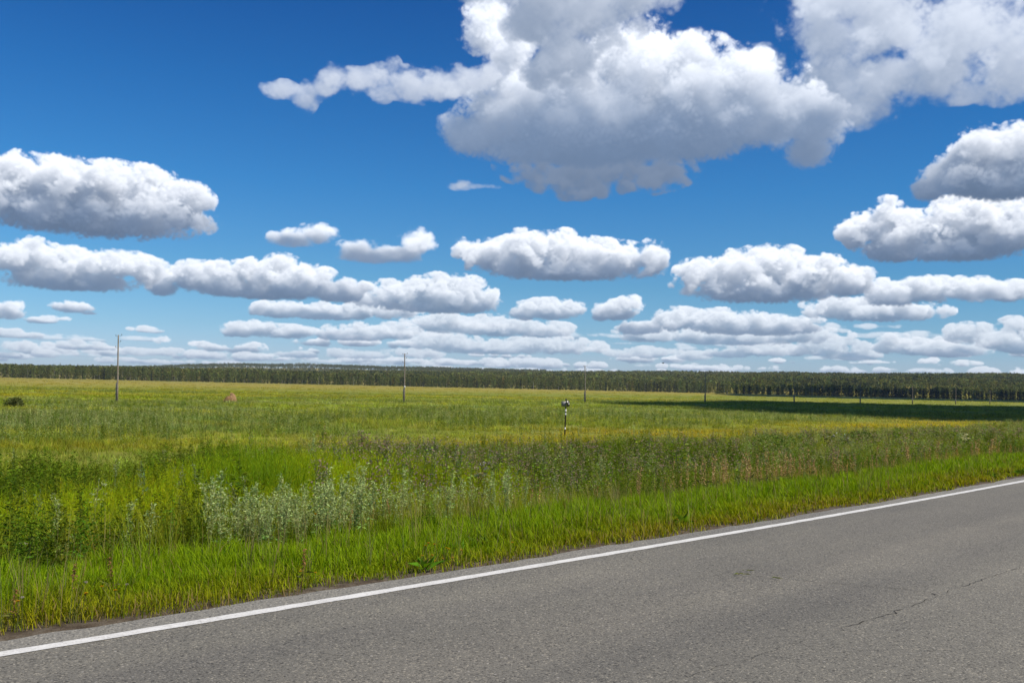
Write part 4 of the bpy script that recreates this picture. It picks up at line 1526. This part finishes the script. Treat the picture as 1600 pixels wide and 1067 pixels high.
def pole_meshes():
    H = 9.3
    S = Soup().add(**lathe([(.125, 0), (.12, 2.0), (.105, 5), (.09, 8.6), (.085, H - .08), (.05, H)], 10))
    St = Soup().add(**lathe([(.085, -.3), (.085, 2.6), (.07, 2.72), (.03, 2.74)], 8, centre=(-.185, .02)))
    wires = []
    for z in (1.15, 1.95):
        W = Soup()
        for k in range(4):
            W.add(**tube([(-.105 + .235 * math.cos(a), .01 + .15 * math.sin(a), z + k * .022) for a in np.linspace(0, 6.3, 18)], .009, 5))
        wires.append(W.mesh('wire_binding', MAT_IRON))
    hooks = []
    for z, sgn in ((H - .22, -1), (H - .12, 1), (H - 1.0, 1), (H - 1.75, -1)):
        L = .30 if sgn < 0 else (.42 if z > H - .5 else .28)
        hk = Soup().add(**tube([(sgn * .05, 0, z), (sgn * (L * .6), 0, z - .01), (sgn * L, 0, z - .03), (sgn * (L + .05), 0, z + .02), (sgn * (L + .05), 0, z + .12)], .014, 6)).mesh('hook', MAT_IRON)
        ins = Soup().add(**lathe([(.03, z + .07), (.062, z + .075), (.066, z + .12), (.045, z + .135), (.055, z + .16), (.05, z + .2), (.025, z + .22)], 10, centre=(sgn * (L + .05), 0))).mesh('insulator', MAT_GLASS)
        hooks.append((hk, ins))
    return S.mesh('shaft', MAT_POLE), St.mesh('stub', MAT_STUB), wires, hooks, H


POLE = pole_meshes()


def build_poles():
    # the line runs beside the road: columns of the photograph and the tops seen there
    P0, Dp = np.array([-55.0, 129.0]), np.array([.675, .738])
    rows = [(183.5, 523, 185, 'weathered wooden utility pole standing tallest and nearest in the open meadow'),
            (632, 552, 632.5, 'wooden utility pole with a small white plate low on its shaft'),
            (914.8, 571, 914, 'slim utility pole in the sunlit meadow just behind the striped marker post'),
            (1102.4, 580, 1102, 'dark utility pole at the start of the cloud shadow on the meadow'),
            (1241.5, 585, 1240.3, 'dark utility pole standing in the middle of the cloud shadow'),
            (1344.5, 592, 1344, 'dark thin utility pole against the forest, fifth along the line from the striped marker'),
            (1426, 603, 1426, 'pale thin utility pole before dark spruces, third from the far end of the line'),
            (1493.5, 606, 1493.5, 'small far utility pole, second from the far end of the line'),
            (1547, 610, 1547, 'smallest and farthest utility pole at the end of the line')]
    shaft, stub, wires, hooks, H = POLE
    for px, ytop, pxt, lab in rows:
        d = ray(px, 620)
        ux, uy = d[0], d[1]
        # where this column's sight line crosses the pole line
        A = np.array([[ux, -Dp[0]], [uy, -Dp[1]]])
        t = np.linalg.solve(A, P0)[0]
        x, y = ux * t, uy * t
        z = float(ground_z(x, y))
        dist = math.hypot(x, y)
        top = ray(pxt, ytop)
        kt = dist / math.hypot(top[0], top[1])
        height = CAM_H + top[2] * kt - z
        e = empty('utility_pole', (x, y, z), lab, 'utility pole', 'line of old utility poles crossing the meadow')
        tip = np.array([top[0] * kt - x, top[1] * kt - y, height])
        e.rotation_mode = 'QUATERNION'
        e.rotation_quaternion = Vector((0, 0, 1)).rotation_difference(Vector(tip).normalized())
        k = height / H
        e.scale = (.92, .92, k)
        link_mesh('shaft', shaft, e)
        link_mesh('stub', stub, e)
        for w in wires:
            link_mesh('wire_binding', w, e)
        for hk, ins in hooks:
            h = link_mesh('hook', hk, e)
            link_mesh('insulator', ins, h)
        if px == 632:
            Soup().add(**box(.06, -.145, 3.0, .2, .02, .42)).build('number_plate', MAT_SIGNPLATE, e)
        print('pole', px, round(dist), round(height, 1))


build_poles()


def build_marker():
    x, y, z = at_az(884, 61.0)
    top = ray(886, 624)
    kt = 61.0 / math.hypot(top[0], top[1])
    H = CAM_H + top[2] * kt - z
    e = empty('marker_post', (x, y, z), 'slim black and white striped marker post carrying two small plates among the weeds', 'marker post')
    e.rotation_euler = (0, R(1.0), R(-6))
    black = plain('marker_black', (.028, .025, .022), 0.6, 0.3)
    white = plain('marker_white', (.80, .78, .73), 0.5, 0.3, var=.06)
    grey = plain('plate_grey', (.20, .195, .18), 0.55, 0.4, var=.2)
    ppm = F_PX / 61.0                       # photo pixels per metre there
    f = lambda ypix: H - (ypix - 624) / ppm
    post = Soup().add(**lathe([(.042, -.2), (.042, H - .12), (.03, H - .06)], 12)).build('post', black, e)
    for y0, y1 in ((643, 639.2), (648, 645.2), (670.5, 667.3)):
        Soup().add(**lathe([(.0435, f(y0)), (.0455, f(y0) + .004), (.0455, f(y1) - .004), (.0435, f(y1))], 12)).build('white_band', white, post)
    zc = f(631)
    pl = Soup().add(**box(-.13, -.075, zc, .30, .014, .32)).build('plate', grey, e)
    tag(pl, 'grey plate seen from behind')
    Soup().add(**tube([(-.26, -.06, zc + .1), (.06, -.06, zc + .1)], .014, 6)).build('bracket', black, pl)
    q = Soup().add(**box(0, 0, 0, .26, .014, .36)).build('plate', black, e)
    q.location = (.13, -.02, zc + .03)
    q.rotation_euler = (0, R(-9), R(58))
    tag(q, 'dark plate with white fields turned edge-on')
    Soup().add(**box(-.055, -.010, .105, .10, .012, .11)).add(**box(.07, -.010, -.03, .07, .012, .07)).build('white_field', white, q)
    Soup().add(**lathe([(.042, H - .07), (.055, H - .03), (.04, H + .03), (.015, H + .05)], 10)).build('cap', black, e)


build_marker()


def build_bale():
    x, y, z = at_az(360, 150)
    r = np.random.default_rng(5)
    m = plain('dry_hay', (.26, .16, .08), 0.95, 0.05, var=.35, scale=6)
    S = Soup()
    n, ns = 24, 7
    V, Q = [], []
    for k in range(ns + 1):
        e_ = math.pi / 2 * k / ns
        for j in range(n):
            a = 2 * math.pi * j / n
            q = (1 + .16 * math.sin(a * 2 + 1) + r.normal(0, .05)) * math.cos(e_) ** .7
            V.append((.85 * q * math.cos(a), .7 * q * math.sin(a), 0.95 * math.sin(e_) * (1 + .16 * math.sin(a * 3 + 1) + .1 * math.sin(a * 5)) * (1 + .25 * math.cos(a))))
    for k in range(ns):
        for j in range(n):
            Q.append((k * n + j, k * n + (j + 1) % n, (k + 1) * n + (j + 1) % n, (k + 1) * n + j))
    e = empty('hay_heap', (x, y, z - .1), 'small reddish brown heap of old hay half hidden in the pale meadow grass', 'hay heap')
    Soup().add(V, Q).build('heap', m, e)
    k = 700
    a = r.uniform(0, 6.28, k); e_ = np.arcsin(r.random(k))
    D = np.stack([np.cos(a) * np.cos(e_), np.sin(a) * np.cos(e_), np.sin(e_)], 1)
    P = D * [.95, .75, .95] * r.uniform(.85, 1.03, (k, 1))
    Soup().add(**leaves(P, D + r.normal(0, .6, (k, 3)), .24, .035, jitter((.33, .20, .10), k, r, .3), r)).build('loose_straw', MAT_WEED, e)


build_bale()


def build_bird():
    d = ray(1036, 567.5)
    k = 150 / math.hypot(d[0], d[1])
    m = plain('dark_feathers', (.03, .028, .027), 0.8, 0.2)
    S = Soup()
    prof = [(-.17, .004), (-.12, .02), (-.04, .045), (.05, .05), (.11, .032), (.14, .03), (.17, .012), (.195, .002)]
    S.add(**tube([(p, 0, .006 * math.sin(p * 9)) for p, _ in prof], [q for _, q in prof], 10))
    # wings and tail, with thickness
    for sg in (-1, 1):
        W = np.array([(.07, .03, .01), (.10, .2, .07), (.05, .42, .10), (-.06, .40, .095), (-.05, .2, .06), (-.08, .03, .01)]) * np.array([1, sg, 1])
        V = np.concatenate([W + [0, 0, .006], W - [0, 0, .006]])
        S.add(V, [(0, 1, 4, 5), (1, 2, 3, 4), (6, 11, 10, 7), (7, 10, 9, 8), (0, 6, 7, 1), (1, 7, 8, 2), (2, 8, 9, 3), (3, 9, 10, 4), (4, 10, 11, 5)])
    W = np.array([(-.14, -.02, 0), (-.14, .02, 0), (-.27, .05, 0), (-.27, -.05, 0)])
    S.add(np.concatenate([W + [0, 0, .005], W - [0, 0, .005]]), [(0, 1, 2, 3), (7, 6, 5, 4), (0, 4, 5, 1), (1, 5, 6, 2), (2, 6, 7, 3), (3, 7, 4, 0)])
    o = S.build('bird', m)
    o.location = (d[0] * k, d[1] * k, CAM_H + d[2] * k)
    o.rotation_euler = (0, 0, R(12))
    tag(o, 'small dark bird flying with spread wings low over the forest', 'bird')


build_bird()


# ------------------------------------------------------------------ single plants one can point to
def plant_at(name, px, py, stem, foliage, lab, cat, grp=None, scale=1.0, rz=None, parts=('stem', 'foliage'), mats=None):
    x, y, z = ground_point(px, py)
    if to_sp(x, y)[1] < .5:
        x, y, z, _h = stand(px, py, .02, .5, 3)
    e = empty(name, (x, y, z - .01), lab, cat, grp, random.uniform(0, 6.28) if rz is None else rz)
    e.scale = (scale,) * 3
    link_mesh(parts[0], stem, e)
    link_mesh(parts[1], foliage, e)
    return e


def stand(px, py, h, pmin, pmax):
    """Where a plant about h tall, between two distances from the road, carries its head at a pixel; and how tall it is there."""
    d = ray(px, py)
    t, best = 3.0, None
    while t < 160:
        x, y = d[0] * t, d[1] * t
        p = float(to_sp(x, y)[1])
        if p > pmin:
            z = float(ground_z(x, y))
            hh = CAM_H + d[2] * t - z
            if best is None or abs(hh - h) < abs(best[3] - h):
                best = (x, y, z, hh)
            if p > pmax:
                break
        t += .04
    return best


def build_plants():
    R_ = lambda i: np.random.default_rng(1000 + i)
    r = random.Random(11)
    # the pale wormwood in front of the bank
    mug = []
    for i in range(6):
        a, b = mugwort(R_(i), R_(i).uniform(.8, 1.0), 16, 14, (.38, .46, .18), (.24, .27, .10), .046, True, .3)
        mug.append((a.mesh('stem', MAT_WEED), b.mesh('foliage', MAT_WEED)))
    for i in range(105):
        px = r.triangular(310, 640, 430) if i < 72 else r.uniform(300, 840)
        off = r.uniform(3.15, 4.9) if i < 105 else r.uniform(3.2, 4.4)
        # along the foot of the verge: the point where this column meets that distance from the road
        d = ray(px, 820)
        t = 4.0
        while to_sp(d[0] * t, d[1] * t)[1] < off:
            t += .05
        x, y = d[0] * t, d[1] * t
        st, fo = mug[r.randrange(6)]
        e = empty('mugwort_plant', (x, y, float(ground_z(x, y)) - .02), 'pale silvery wormwood stalk in the whitish clump at the edge of the verge', 'weed', 'pale wormwood clump at the verge', r.uniform(0, 6.28))
        k = r.uniform(.5, .9)
        e.scale = (k * 1.1, k * 1.1, k * 1.12)
        e.rotation_euler[0] = r.gauss(0, .07); e.rotation_euler[1] = r.gauss(0, .07)
        link_mesh('stem', st, e); link_mesh('foliage', fo, e)
    for px, off, k, lab in ((92, 4.6, .95, 'lone pale wormwood stalk among the dark weeds near the left edge of the picture'), (195, 4.1, .8, 'grey wormwood stalk beside a rusty dock spike in the dark weeds'),
                            (235, 4.0, .85, 'broad grey wormwood plant at the corner of the dark weeds'), (560, 4.6, 1.15, 'tall wormwood stalk rising above the whitish clump'),
                            (628, 4.2, 1.1, 'tallest pale wormwood spire, just right of the whitish clump'), (656, 4.0, .85, 'pale wormwood bush beside the tallest spire'),
                            (676, 4.1, .75, 'small pale wormwood a step right of the bush beside the tallest spire'), (820, 4.0, .75, 'pale wormwood plant below the weeds in the middle of the verge edge')):
        d = ray(px, 820)
        t = 4.0
        while to_sp(d[0] * t, d[1] * t)[1] < off:
            t += .05
        x, y = d[0] * t, d[1] * t
        st, fo = mug[r.randrange(6)]
        e = empty('mugwort_plant', (x, y, float(ground_z(x, y)) - .02), lab, 'weed', 'single wormwood plants', r.uniform(0, 6.28))
        e.scale = (k, k, k)
        link_mesh('stem', st, e); link_mesh('foliage', fo, e)

    # yellow hawkweed and dandelion in the verge
    yel = (.55, .33, .01)
    def flower(i, h, head, seed):
        rr = R_(seed)
        st = stalk(h, rr, .18)
        a = Soup().add(**stem_poly(st, .0035, .0025, (.16, .17, .04)))
        b = Soup()
        if head == 'yellow':
            n = 22
            az = np.linspace(0, 6.28, n, endpoint=False)
            D = np.stack([np.cos(az), np.sin(az), .35 + 0 * az], 1)
            b.add(**leaves(np.repeat(st[-1][None], n, 0), D, 0.014, .006, jitter(yel, n, rr, .12), rr))
            b.add(**leaves(np.repeat(st[-1][None], n, 0), D + [0, 0, .7], .013, .007, jitter((.55, .3, .01), n, rr, .12), rr))
            b.add(**leaves(np.repeat((st[-1] - [0, 0, .012])[None], 8, 0), dirs(8, 40, 85, rr), .018, .008, (.1, .13, .03), rr))
        else:
            n = 90
            b.add(**leaves(np.repeat(st[-1][None], n, 0), dirs(n, -70, 90, rr), .012, .004, jitter((.40, .38, .33), n, rr, .12), rr))
        return a.mesh('stem', MAT_GRASS), b.mesh('flower_head', MAT_WEED)
    FY = [flower(i, .34 + .05 * i, 'yellow', 30 + i) for i in range(4)]
    FS = [flower(i, .40 + .05 * i, 'seed', 40 + i) for i in range(2)]

    def head_at(px, py, proto, lab, cat, grp, name, h, pmin=.55, pmax=3.0):
        """Stand the stalk in the verge so that its head is where the photograph shows it."""
        x, y, z, hh = stand(px, py, h, pmin, pmax)
        e = empty(name, (x, y, z - .01), lab, cat, grp, r.uniform(0, 6.28))
        e.scale = (1.1, 1.1, max(.25, hh / h))
        link_mesh('stem', proto[0], e); link_mesh('flower_head', proto[1], e)
    g = 'yellow flowers in the verge'
    for i, (px, py, lab) in enumerate([(29, 937, 'orange hawkweed flower under the round seed head near the road corner'),
                                       (115, 925, 'lone yellow hawkweed flower between the seed head and the brown dock stalks'), (129, 922, 'yellow hawkweed flower close to the brown dock stalks'),
                                       (179, 914, 'bright orange-yellow hawkweed flower, upper of two beside a white seed head'), (181, 920, 'small yellow hawkweed flower, lower of two beside a white seed head'),
                                       (485, 890, 'orange-yellow hawkweed flower beside the rusty dock stalk by the road'), (494, 895, 'tiny yellow hawkweed flower low by the rusty dock stalk'),
                                       (509, 801, 'orange flower in the middle of the pale wormwood clump'), (1058, 809, 'single yellow flower alone in the middle of the green verge')]):
        head_at(px, py, FY[i % 4], lab, 'flower', g, 'hawkweed_flower', .34 + .05 * (i % 4))
    for i, (px, py) in enumerate([(657, 866), (662, 865), (669, 851), (661, 848), (675, 876), (679, 874), (694, 855), (703, 856), (717, 857), (707, 870), (686, 848), (668, 871), (797, 845)]):
        head_at(px, py, FY[i % 4], 'yellow hawkweed flower in the loose group above the edge line', 'flower', 'group of yellow hawkweed above the edge line', 'hawkweed_flower', .34 + .05 * (i % 4))
    head_at(36, 926, FS[0], 'round grey dandelion seed head nearest the road corner', 'flower', None, 'dandelion_seed_head', .40)
    head_at(121, 909, FS[0], 'small white seed head above the brown dock stalks', 'flower', None, 'dandelion_seed_head', .40)
    head_at(191, 908, FS[1], 'white seed head beside the pair of orange hawkweed flowers', 'flower', None, 'dandelion_seed_head', .45)

    # brown dock stalks in the verge
    dk = []
    for i in range(3):
        a, b = sorrel(R_(50 + i), .42, (.24, .13, .05), True)
        dk.append((a.mesh('stem', MAT_WEED), b.mesh('seed_spike', MAT_WEED)))
    for i, (px, py, lab) in enumerate([(473, 915, 'rusty brown dock stalk close to the road, beside an orange flower'), (20, 985, 'brown dock stalk at the road corner under the seed head'), (112, 945, 'brown dry stalk in the verge, left of the pair of orange flowers'),
                                       (172, 935, 'brown dry stalk below the pair of orange flowers'), (1388, 775, 'thin straw coloured stalk in the green verge'), (176, 828, 'reddish dock spike in the dark weeds'), (222, 824, 'rusty dock spike beside the broad grey wormwood')]):
        a, b = dk[i % 3]
        plant_at('dock_plant', px, py, a, b, lab, 'weed', 'single dock stalks', r.uniform(.6, .85), parts=('stem', 'seed_spike'))
    # rusty dock along the verge foot, each stalk by itself
    ds = []
    for i in range(6):
        a, b = sorrel(R_(60 + i), .75, (.44, .29, .14), True)
        ds.append((a.mesh('stem', MAT_WEED), b.mesh('seed_spike', MAT_WEED)))
    for i in range(70):
        px = r.triangular(960, 1330, 1180) if i < 48 else r.uniform(1300, 1590)
        off = r.uniform(3.3, 4.6)
        d = ray(px, 740)
        t = 6.0
        while to_sp(d[0] * t, d[1] * t)[1] < off and t < 120:
            t += .1
        x, y = d[0] * t, d[1] * t
        a, b = ds[r.randrange(6)]
        e = empty('dock_plant', (x, y, float(ground_z(x, y)) - .02), 'rusty orange dock spike in the dry strip between verge and weeds', 'weed', 'rusty dock along the verge foot', r.uniform(0, 6.28))
        k = r.uniform(.75, 1.1)
        e.scale = (k * max(1, t / 17), k * max(1, t / 17), k)
        link_mesh('stem', a, e); link_mesh('seed_spike', b, e)

    # white umbels at the west end
    for i, (px, py, lab) in enumerate([(30, 853, 'small white umbel flower at the left end of the weeds, lowest of three'), (52, 848, 'white umbel flower, larger of the pair on the yellowed stalk'), (68, 850, 'white umbel flower beside the yellowed dry stalk')]):
        rr = R_(70 + i)
        h = .75
        st = stalk(h, rr, .1)
        a = Soup().add(**stem_poly(st, .005, .003, (.2, .21, .08)))
        b = Soup()
        for k in range(14):
            d = dirs(1, 35, 88, rr)[0]
            a.add(**stem_poly([st[-1], st[-1] + d * .04, st[-1] + d * .08], .0015, .001, (.2, .22, .1)))
            b.add(**leaves(np.repeat((st[-1] + d * .08)[None], 7, 0), dirs(7, 0, 90, rr), .018, .012, jitter((.62, .60, .42), 7, rr, .1), rr))
        x, y, z, hh = stand(px, py, h, 3.0, 5.0)
        e = empty('umbel_flower', (x, y, z), lab, 'flower', None, r.uniform(0, 6))
        e.scale = (1, 1, max(.4, hh / h))
        a.build('stem', MAT_WEED, e); b.build('umbel', MAT_WEED, e)
    rr = R_(75)
    a, b = mugwort(rr, .8, 9, 6, (.36, .32, .12), (.3, .26, .1), .05, True)
    e = plant_at('dry_stalk', 66, 880, a.mesh('stem', MAT_WEED), b.mesh('foliage', MAT_WEED), 'yellowed dry branching stalk among white umbels', 'weed', None, .85)

    # the tall grey mullein-like thistle and the burdock
    rr = R_(80)
    st = stalk(.95, rr, .05)
    a = Soup().add(**stem_poly(st, .014, .006, (.12, .085, .06)))
    b = Soup()
    n = 15
    f = np.linspace(.25, .95, n)
    b.add(**leaves(on_stalk(st, f), dirs(n, -5, 45, rr), rr.uniform(.14, .24, n), .075, jitter((.20, .23, .13), n, rr), rr))
    for k in range(5):
        o = on_stalk(st, [rr.uniform(.8, 1)])[0]
        d = dirs(1, 35, 80, rr)[0]
        a.add(**stem_poly([o, o + d * .09, o + d * .18], .005, .004, (.12, .1, .06)))
        b.add(**leaves(np.repeat((o + d * .18)[None], 12, 0), dirs(12, -20, 90, rr), .05, .02, jitter((.36, .33, .32), 12, rr), rr))
    plant_at('thistle_plant', 750, 800, a.mesh('stem', MAT_WEED), b.mesh('foliage', MAT_WEED), 'tall grey thistle with a bare dark stalk, broad leaves and woolly heads', 'weed')
    for i, (px, py, lab, k) in enumerate([(893, 790, 'broad leaved burdock at the foot of the weeds near the verge', 1.0), (1312, 712, 'dark broad leaved bush with whitish leaf tips by the rusty dock', 1.5), (1300, 706, 'upright grey-green plant behind the dark broad leaved bush', 1.4)]):
        rr = R_(84 + i)
        a = shrub_stems(rr, .55, .8, (.09, .11, .05), 7)
        b = shrub_mesh(rr, .6, .95, (.075, .115, .035), 70, .19)
        b.add(**leaves(np.stack([rr.normal(0, .25, 16), rr.normal(0, .25, 16), rr.uniform(.4, .62, 16)], 1), dirs(16, 0, 60, rr), .13, .05, jitter((.27, .31, .24), 16, rr), rr))
        plant_at('burdock_plant', px, py, a.mesh('stem', MAT_WEED), b.mesh('foliage', MAT_WEED), lab, 'weed', None, k)
    # shrubs
    for i, (px, dist, w, h, col, lab) in enumerate([(24, 108, 1.9, .95, (.11, .13, .035), 'round dark brown-green bush alone in the yellow meadow'), (1345, 52, 2.0, 1.0, (.10, .15, .03), 'low bright green bush among grey weeds'),
                                                    (1215, 40, 2.6, 1.15, (.13, .19, .03), 'yellow-green bushy clump in front of the thistles'), ]):
        rr = R_(90 + i)
        x, y, z = at_az(px, dist)
        e = empty('meadow_bush', (x, y, z), lab, 'bush', None, 0)
        shrub_stems(rr, h, w, n=9).build('stem', MAT_WEED, e)
        shrub_mesh(rr, h, w, col, 1500, .10 * max(1, dist / 50)).build('foliage', MAT_WEED, e)
    # a great clump of soft grass beyond the pale wormwood
    x, y, z = at_az(402, 18.5)
    rr = R_(130)
    S = Soup()
    for k in range(70):
        a_, q_ = rr.uniform(0, 6.28), 1.15 * math.sqrt(rr.random())
        v, q, t, c = plume(rr, 1.75 * (1 - .32 * (q_ / 1.15) ** 2) * rr.uniform(.85, 1.1), 90, (.15, .245, .006)).arrays()
        S.add(v * [1.3, 1.3, 1] + [q_ * math.cos(a_), q_ * math.sin(a_), 0], q, t, c)
    o = S.build('grass_clump', MAT_GRASS)
    o.location = (x, y, z)
    tag(o, 'great rounded clump of feathery yellow-green grass behind the pale wormwood', 'grass clump')
    # white flowers far along the bank
    for i, (px, py) in enumerate([(1503, 684), (1508, 681), (1511, 679), (1506, 687), (1513, 685)]):
        rr = R_(96 + i)
        h = .9
        st = stalk(h, rr, .06)
        x, y, z, hh = stand(px, py, h, 6.0, 11.0)
        e = empty('umbel_flower', (x, y, z), 'cream white umbel in the small group far along the grey weeds', 'flower', 'cream umbels in the grey weeds')
        Soup().add(**stem_poly(st, .008, .005, (.15, .18, .07))).build('stem', MAT_WEED, e)
        Soup().add(**leaves(st[-1] + rr.normal(0, .05, (40, 3)) * [1, 1, .25], dirs(40, 20, 90, rr), .05, .04, jitter((.62, .60, .36), 40, rr, .1), rr)).build('umbel', MAT_WEED, e)
    # wisps of grass fallen on the asphalt
    for i, (px, py, n) in enumerate([(1155, 899, 9), (1171, 894, 4), (1206, 905, 5)]):
        x, y = ground_point0(px, py)
        rr = R_(110 + i)
        P = np.stack([rr.normal(0, .035, n), rr.normal(0, .02, n), np.full(n, .006)], 1)
        S = Soup().add(**leaves(P, dirs(n, -2, 8, rr) * [1.6, .5, 1], .055, .009, jitter((.12, .13, .03), n, rr), rr))
        o = S.build('grass_scrap', MAT_WEED)
        o.location = (x, y, .012)
        tag(o, ['wisp of torn green grass lying on the asphalt, largest of three', 'tiny dark wisp of grass on the asphalt behind the largest one', 'small wisp of grass on the asphalt at the start of the crack'][i], 'grass scrap')


build_plants()


# ------------------------------------------------------------------ the unseen clouds above the right shoulder that shade part of the meadow and forest edge
def build_shade_cloud(poly, alt, lab, seed):
    """An unseen cumulus high beside the view: its outline is the shadow's outline carried up along the sunlight."""
    r = np.random.default_rng(seed)
    poly = np.array(poly, float)
    # resample the outline and roughen it
    P = []
    for a, b in zip(poly, np.roll(poly, -1, 0)):
        n = max(2, int(np.hypot(*(b - a)) / 9))
        for k in range(n):
            P.append(a + (b - a) * k / n)
    P = np.array(P)
    P += r.normal(0, 2.5, P.shape) + 16 * np.stack([fnoise(P[:, 0], P[:, 1], 40, 160) - .5, fnoise(P[:, 0], P[:, 1], 40, 164) - .5], 1)
    t = (alt + 2.5) / SUN[2]
    P = P + SUN[:2] * t
    c = P.mean(0)
    rings = [(1.0, 0.0), (.97, .25), (.85, .62), (.62, .9), (.3, 1.0)]
    n = len(P)
    V = []
    for sc, hz in [(1, -.0)] + rings:
        ring = c + (P - c) * sc
        hh = 26 * hz * (1 + .5 * (fnoise(ring[:, 0], ring[:, 1], 70, 120) - .5) * 2)
        V.append(np.c_[ring, alt + hh])
    V.append(np.c_[c[None], [[alt + 27]]]); V.append(np.c_[c[None], [[alt - 2]]])
    V = np.concatenate(V)
    q = []
    m = len(rings) + 1
    for k in range(m - 1):
        for j in range(n):
            q.append((k * n + j, k * n + (j + 1) % n, (k + 1) * n + (j + 1) % n, (k + 1) * n + j))
    tt = [((m - 1) * n + j, (m - 1) * n + (j + 1) % n, m * n) for j in range(n)] + [((j + 1) % n, j, m * n + 1) for j in range(n)]
    o = Soup().add(V, q, tt).build('cloud', plain('cloud_white', (.85, .85, .86), 1.0, 0.0, var=.04, scale=.01), smooth=True)
    tag(o, lab, 'cloud', 'clouds beyond the frame that shade the meadow')


build_shade_cloud([(14, 205), (27, 226), (41, 247), (60, 300), (72, 338), (92, 345), (122, 322), (172, 335), (230, 350), (330, 360), (430, 300), (420, 180), (260, 150), (170, 125), (92, 113), (60, 114), (46, 122), (36, 140), (30, 165), (24, 186)],
                  900, 'grey cumulus high beyond the right edge of the picture, shading the band of meadow', 1)
build_shade_cloud([(150, 700), (175, 830), (200, 970), (240, 1068), (330, 1066), (430, 1050), (600, 1030), (800, 960), (780, 700), (560, 560), (420, 560), (330, 600), (230, 650)],  # added cloud, outlined to darken the foot of the forest
                  900, 'unseen flat grey cloud added high beyond the right edge of the picture to shade the far spruces', 2)

# ------------------------------------------------------------------ the summer air
def build_haze():
    m = bpy.data.materials.new('summer_air')
    m.use_nodes = True
    t = m.node_tree
    t.nodes.clear()
    o = t.nodes.new('ShaderNodeOutputMaterial')
    v = t.nodes.new('ShaderNodeVolumePrincipled')
    v.inputs['Color'].default_value = (.80, .88, 1.0, 1)
    v.inputs['Density'].default_value = HAZE
    v.inputs['Anisotropy'].default_value = 0.1
    t.links.new(v.outputs[0], o.inputs['Volume'])
    b = Soup().add(**box(0, 0, 47, 16000, 16000, 112)).build('haze', m)
    tag(b, kind='stuff')


HAZE = 5e-5
build_haze()
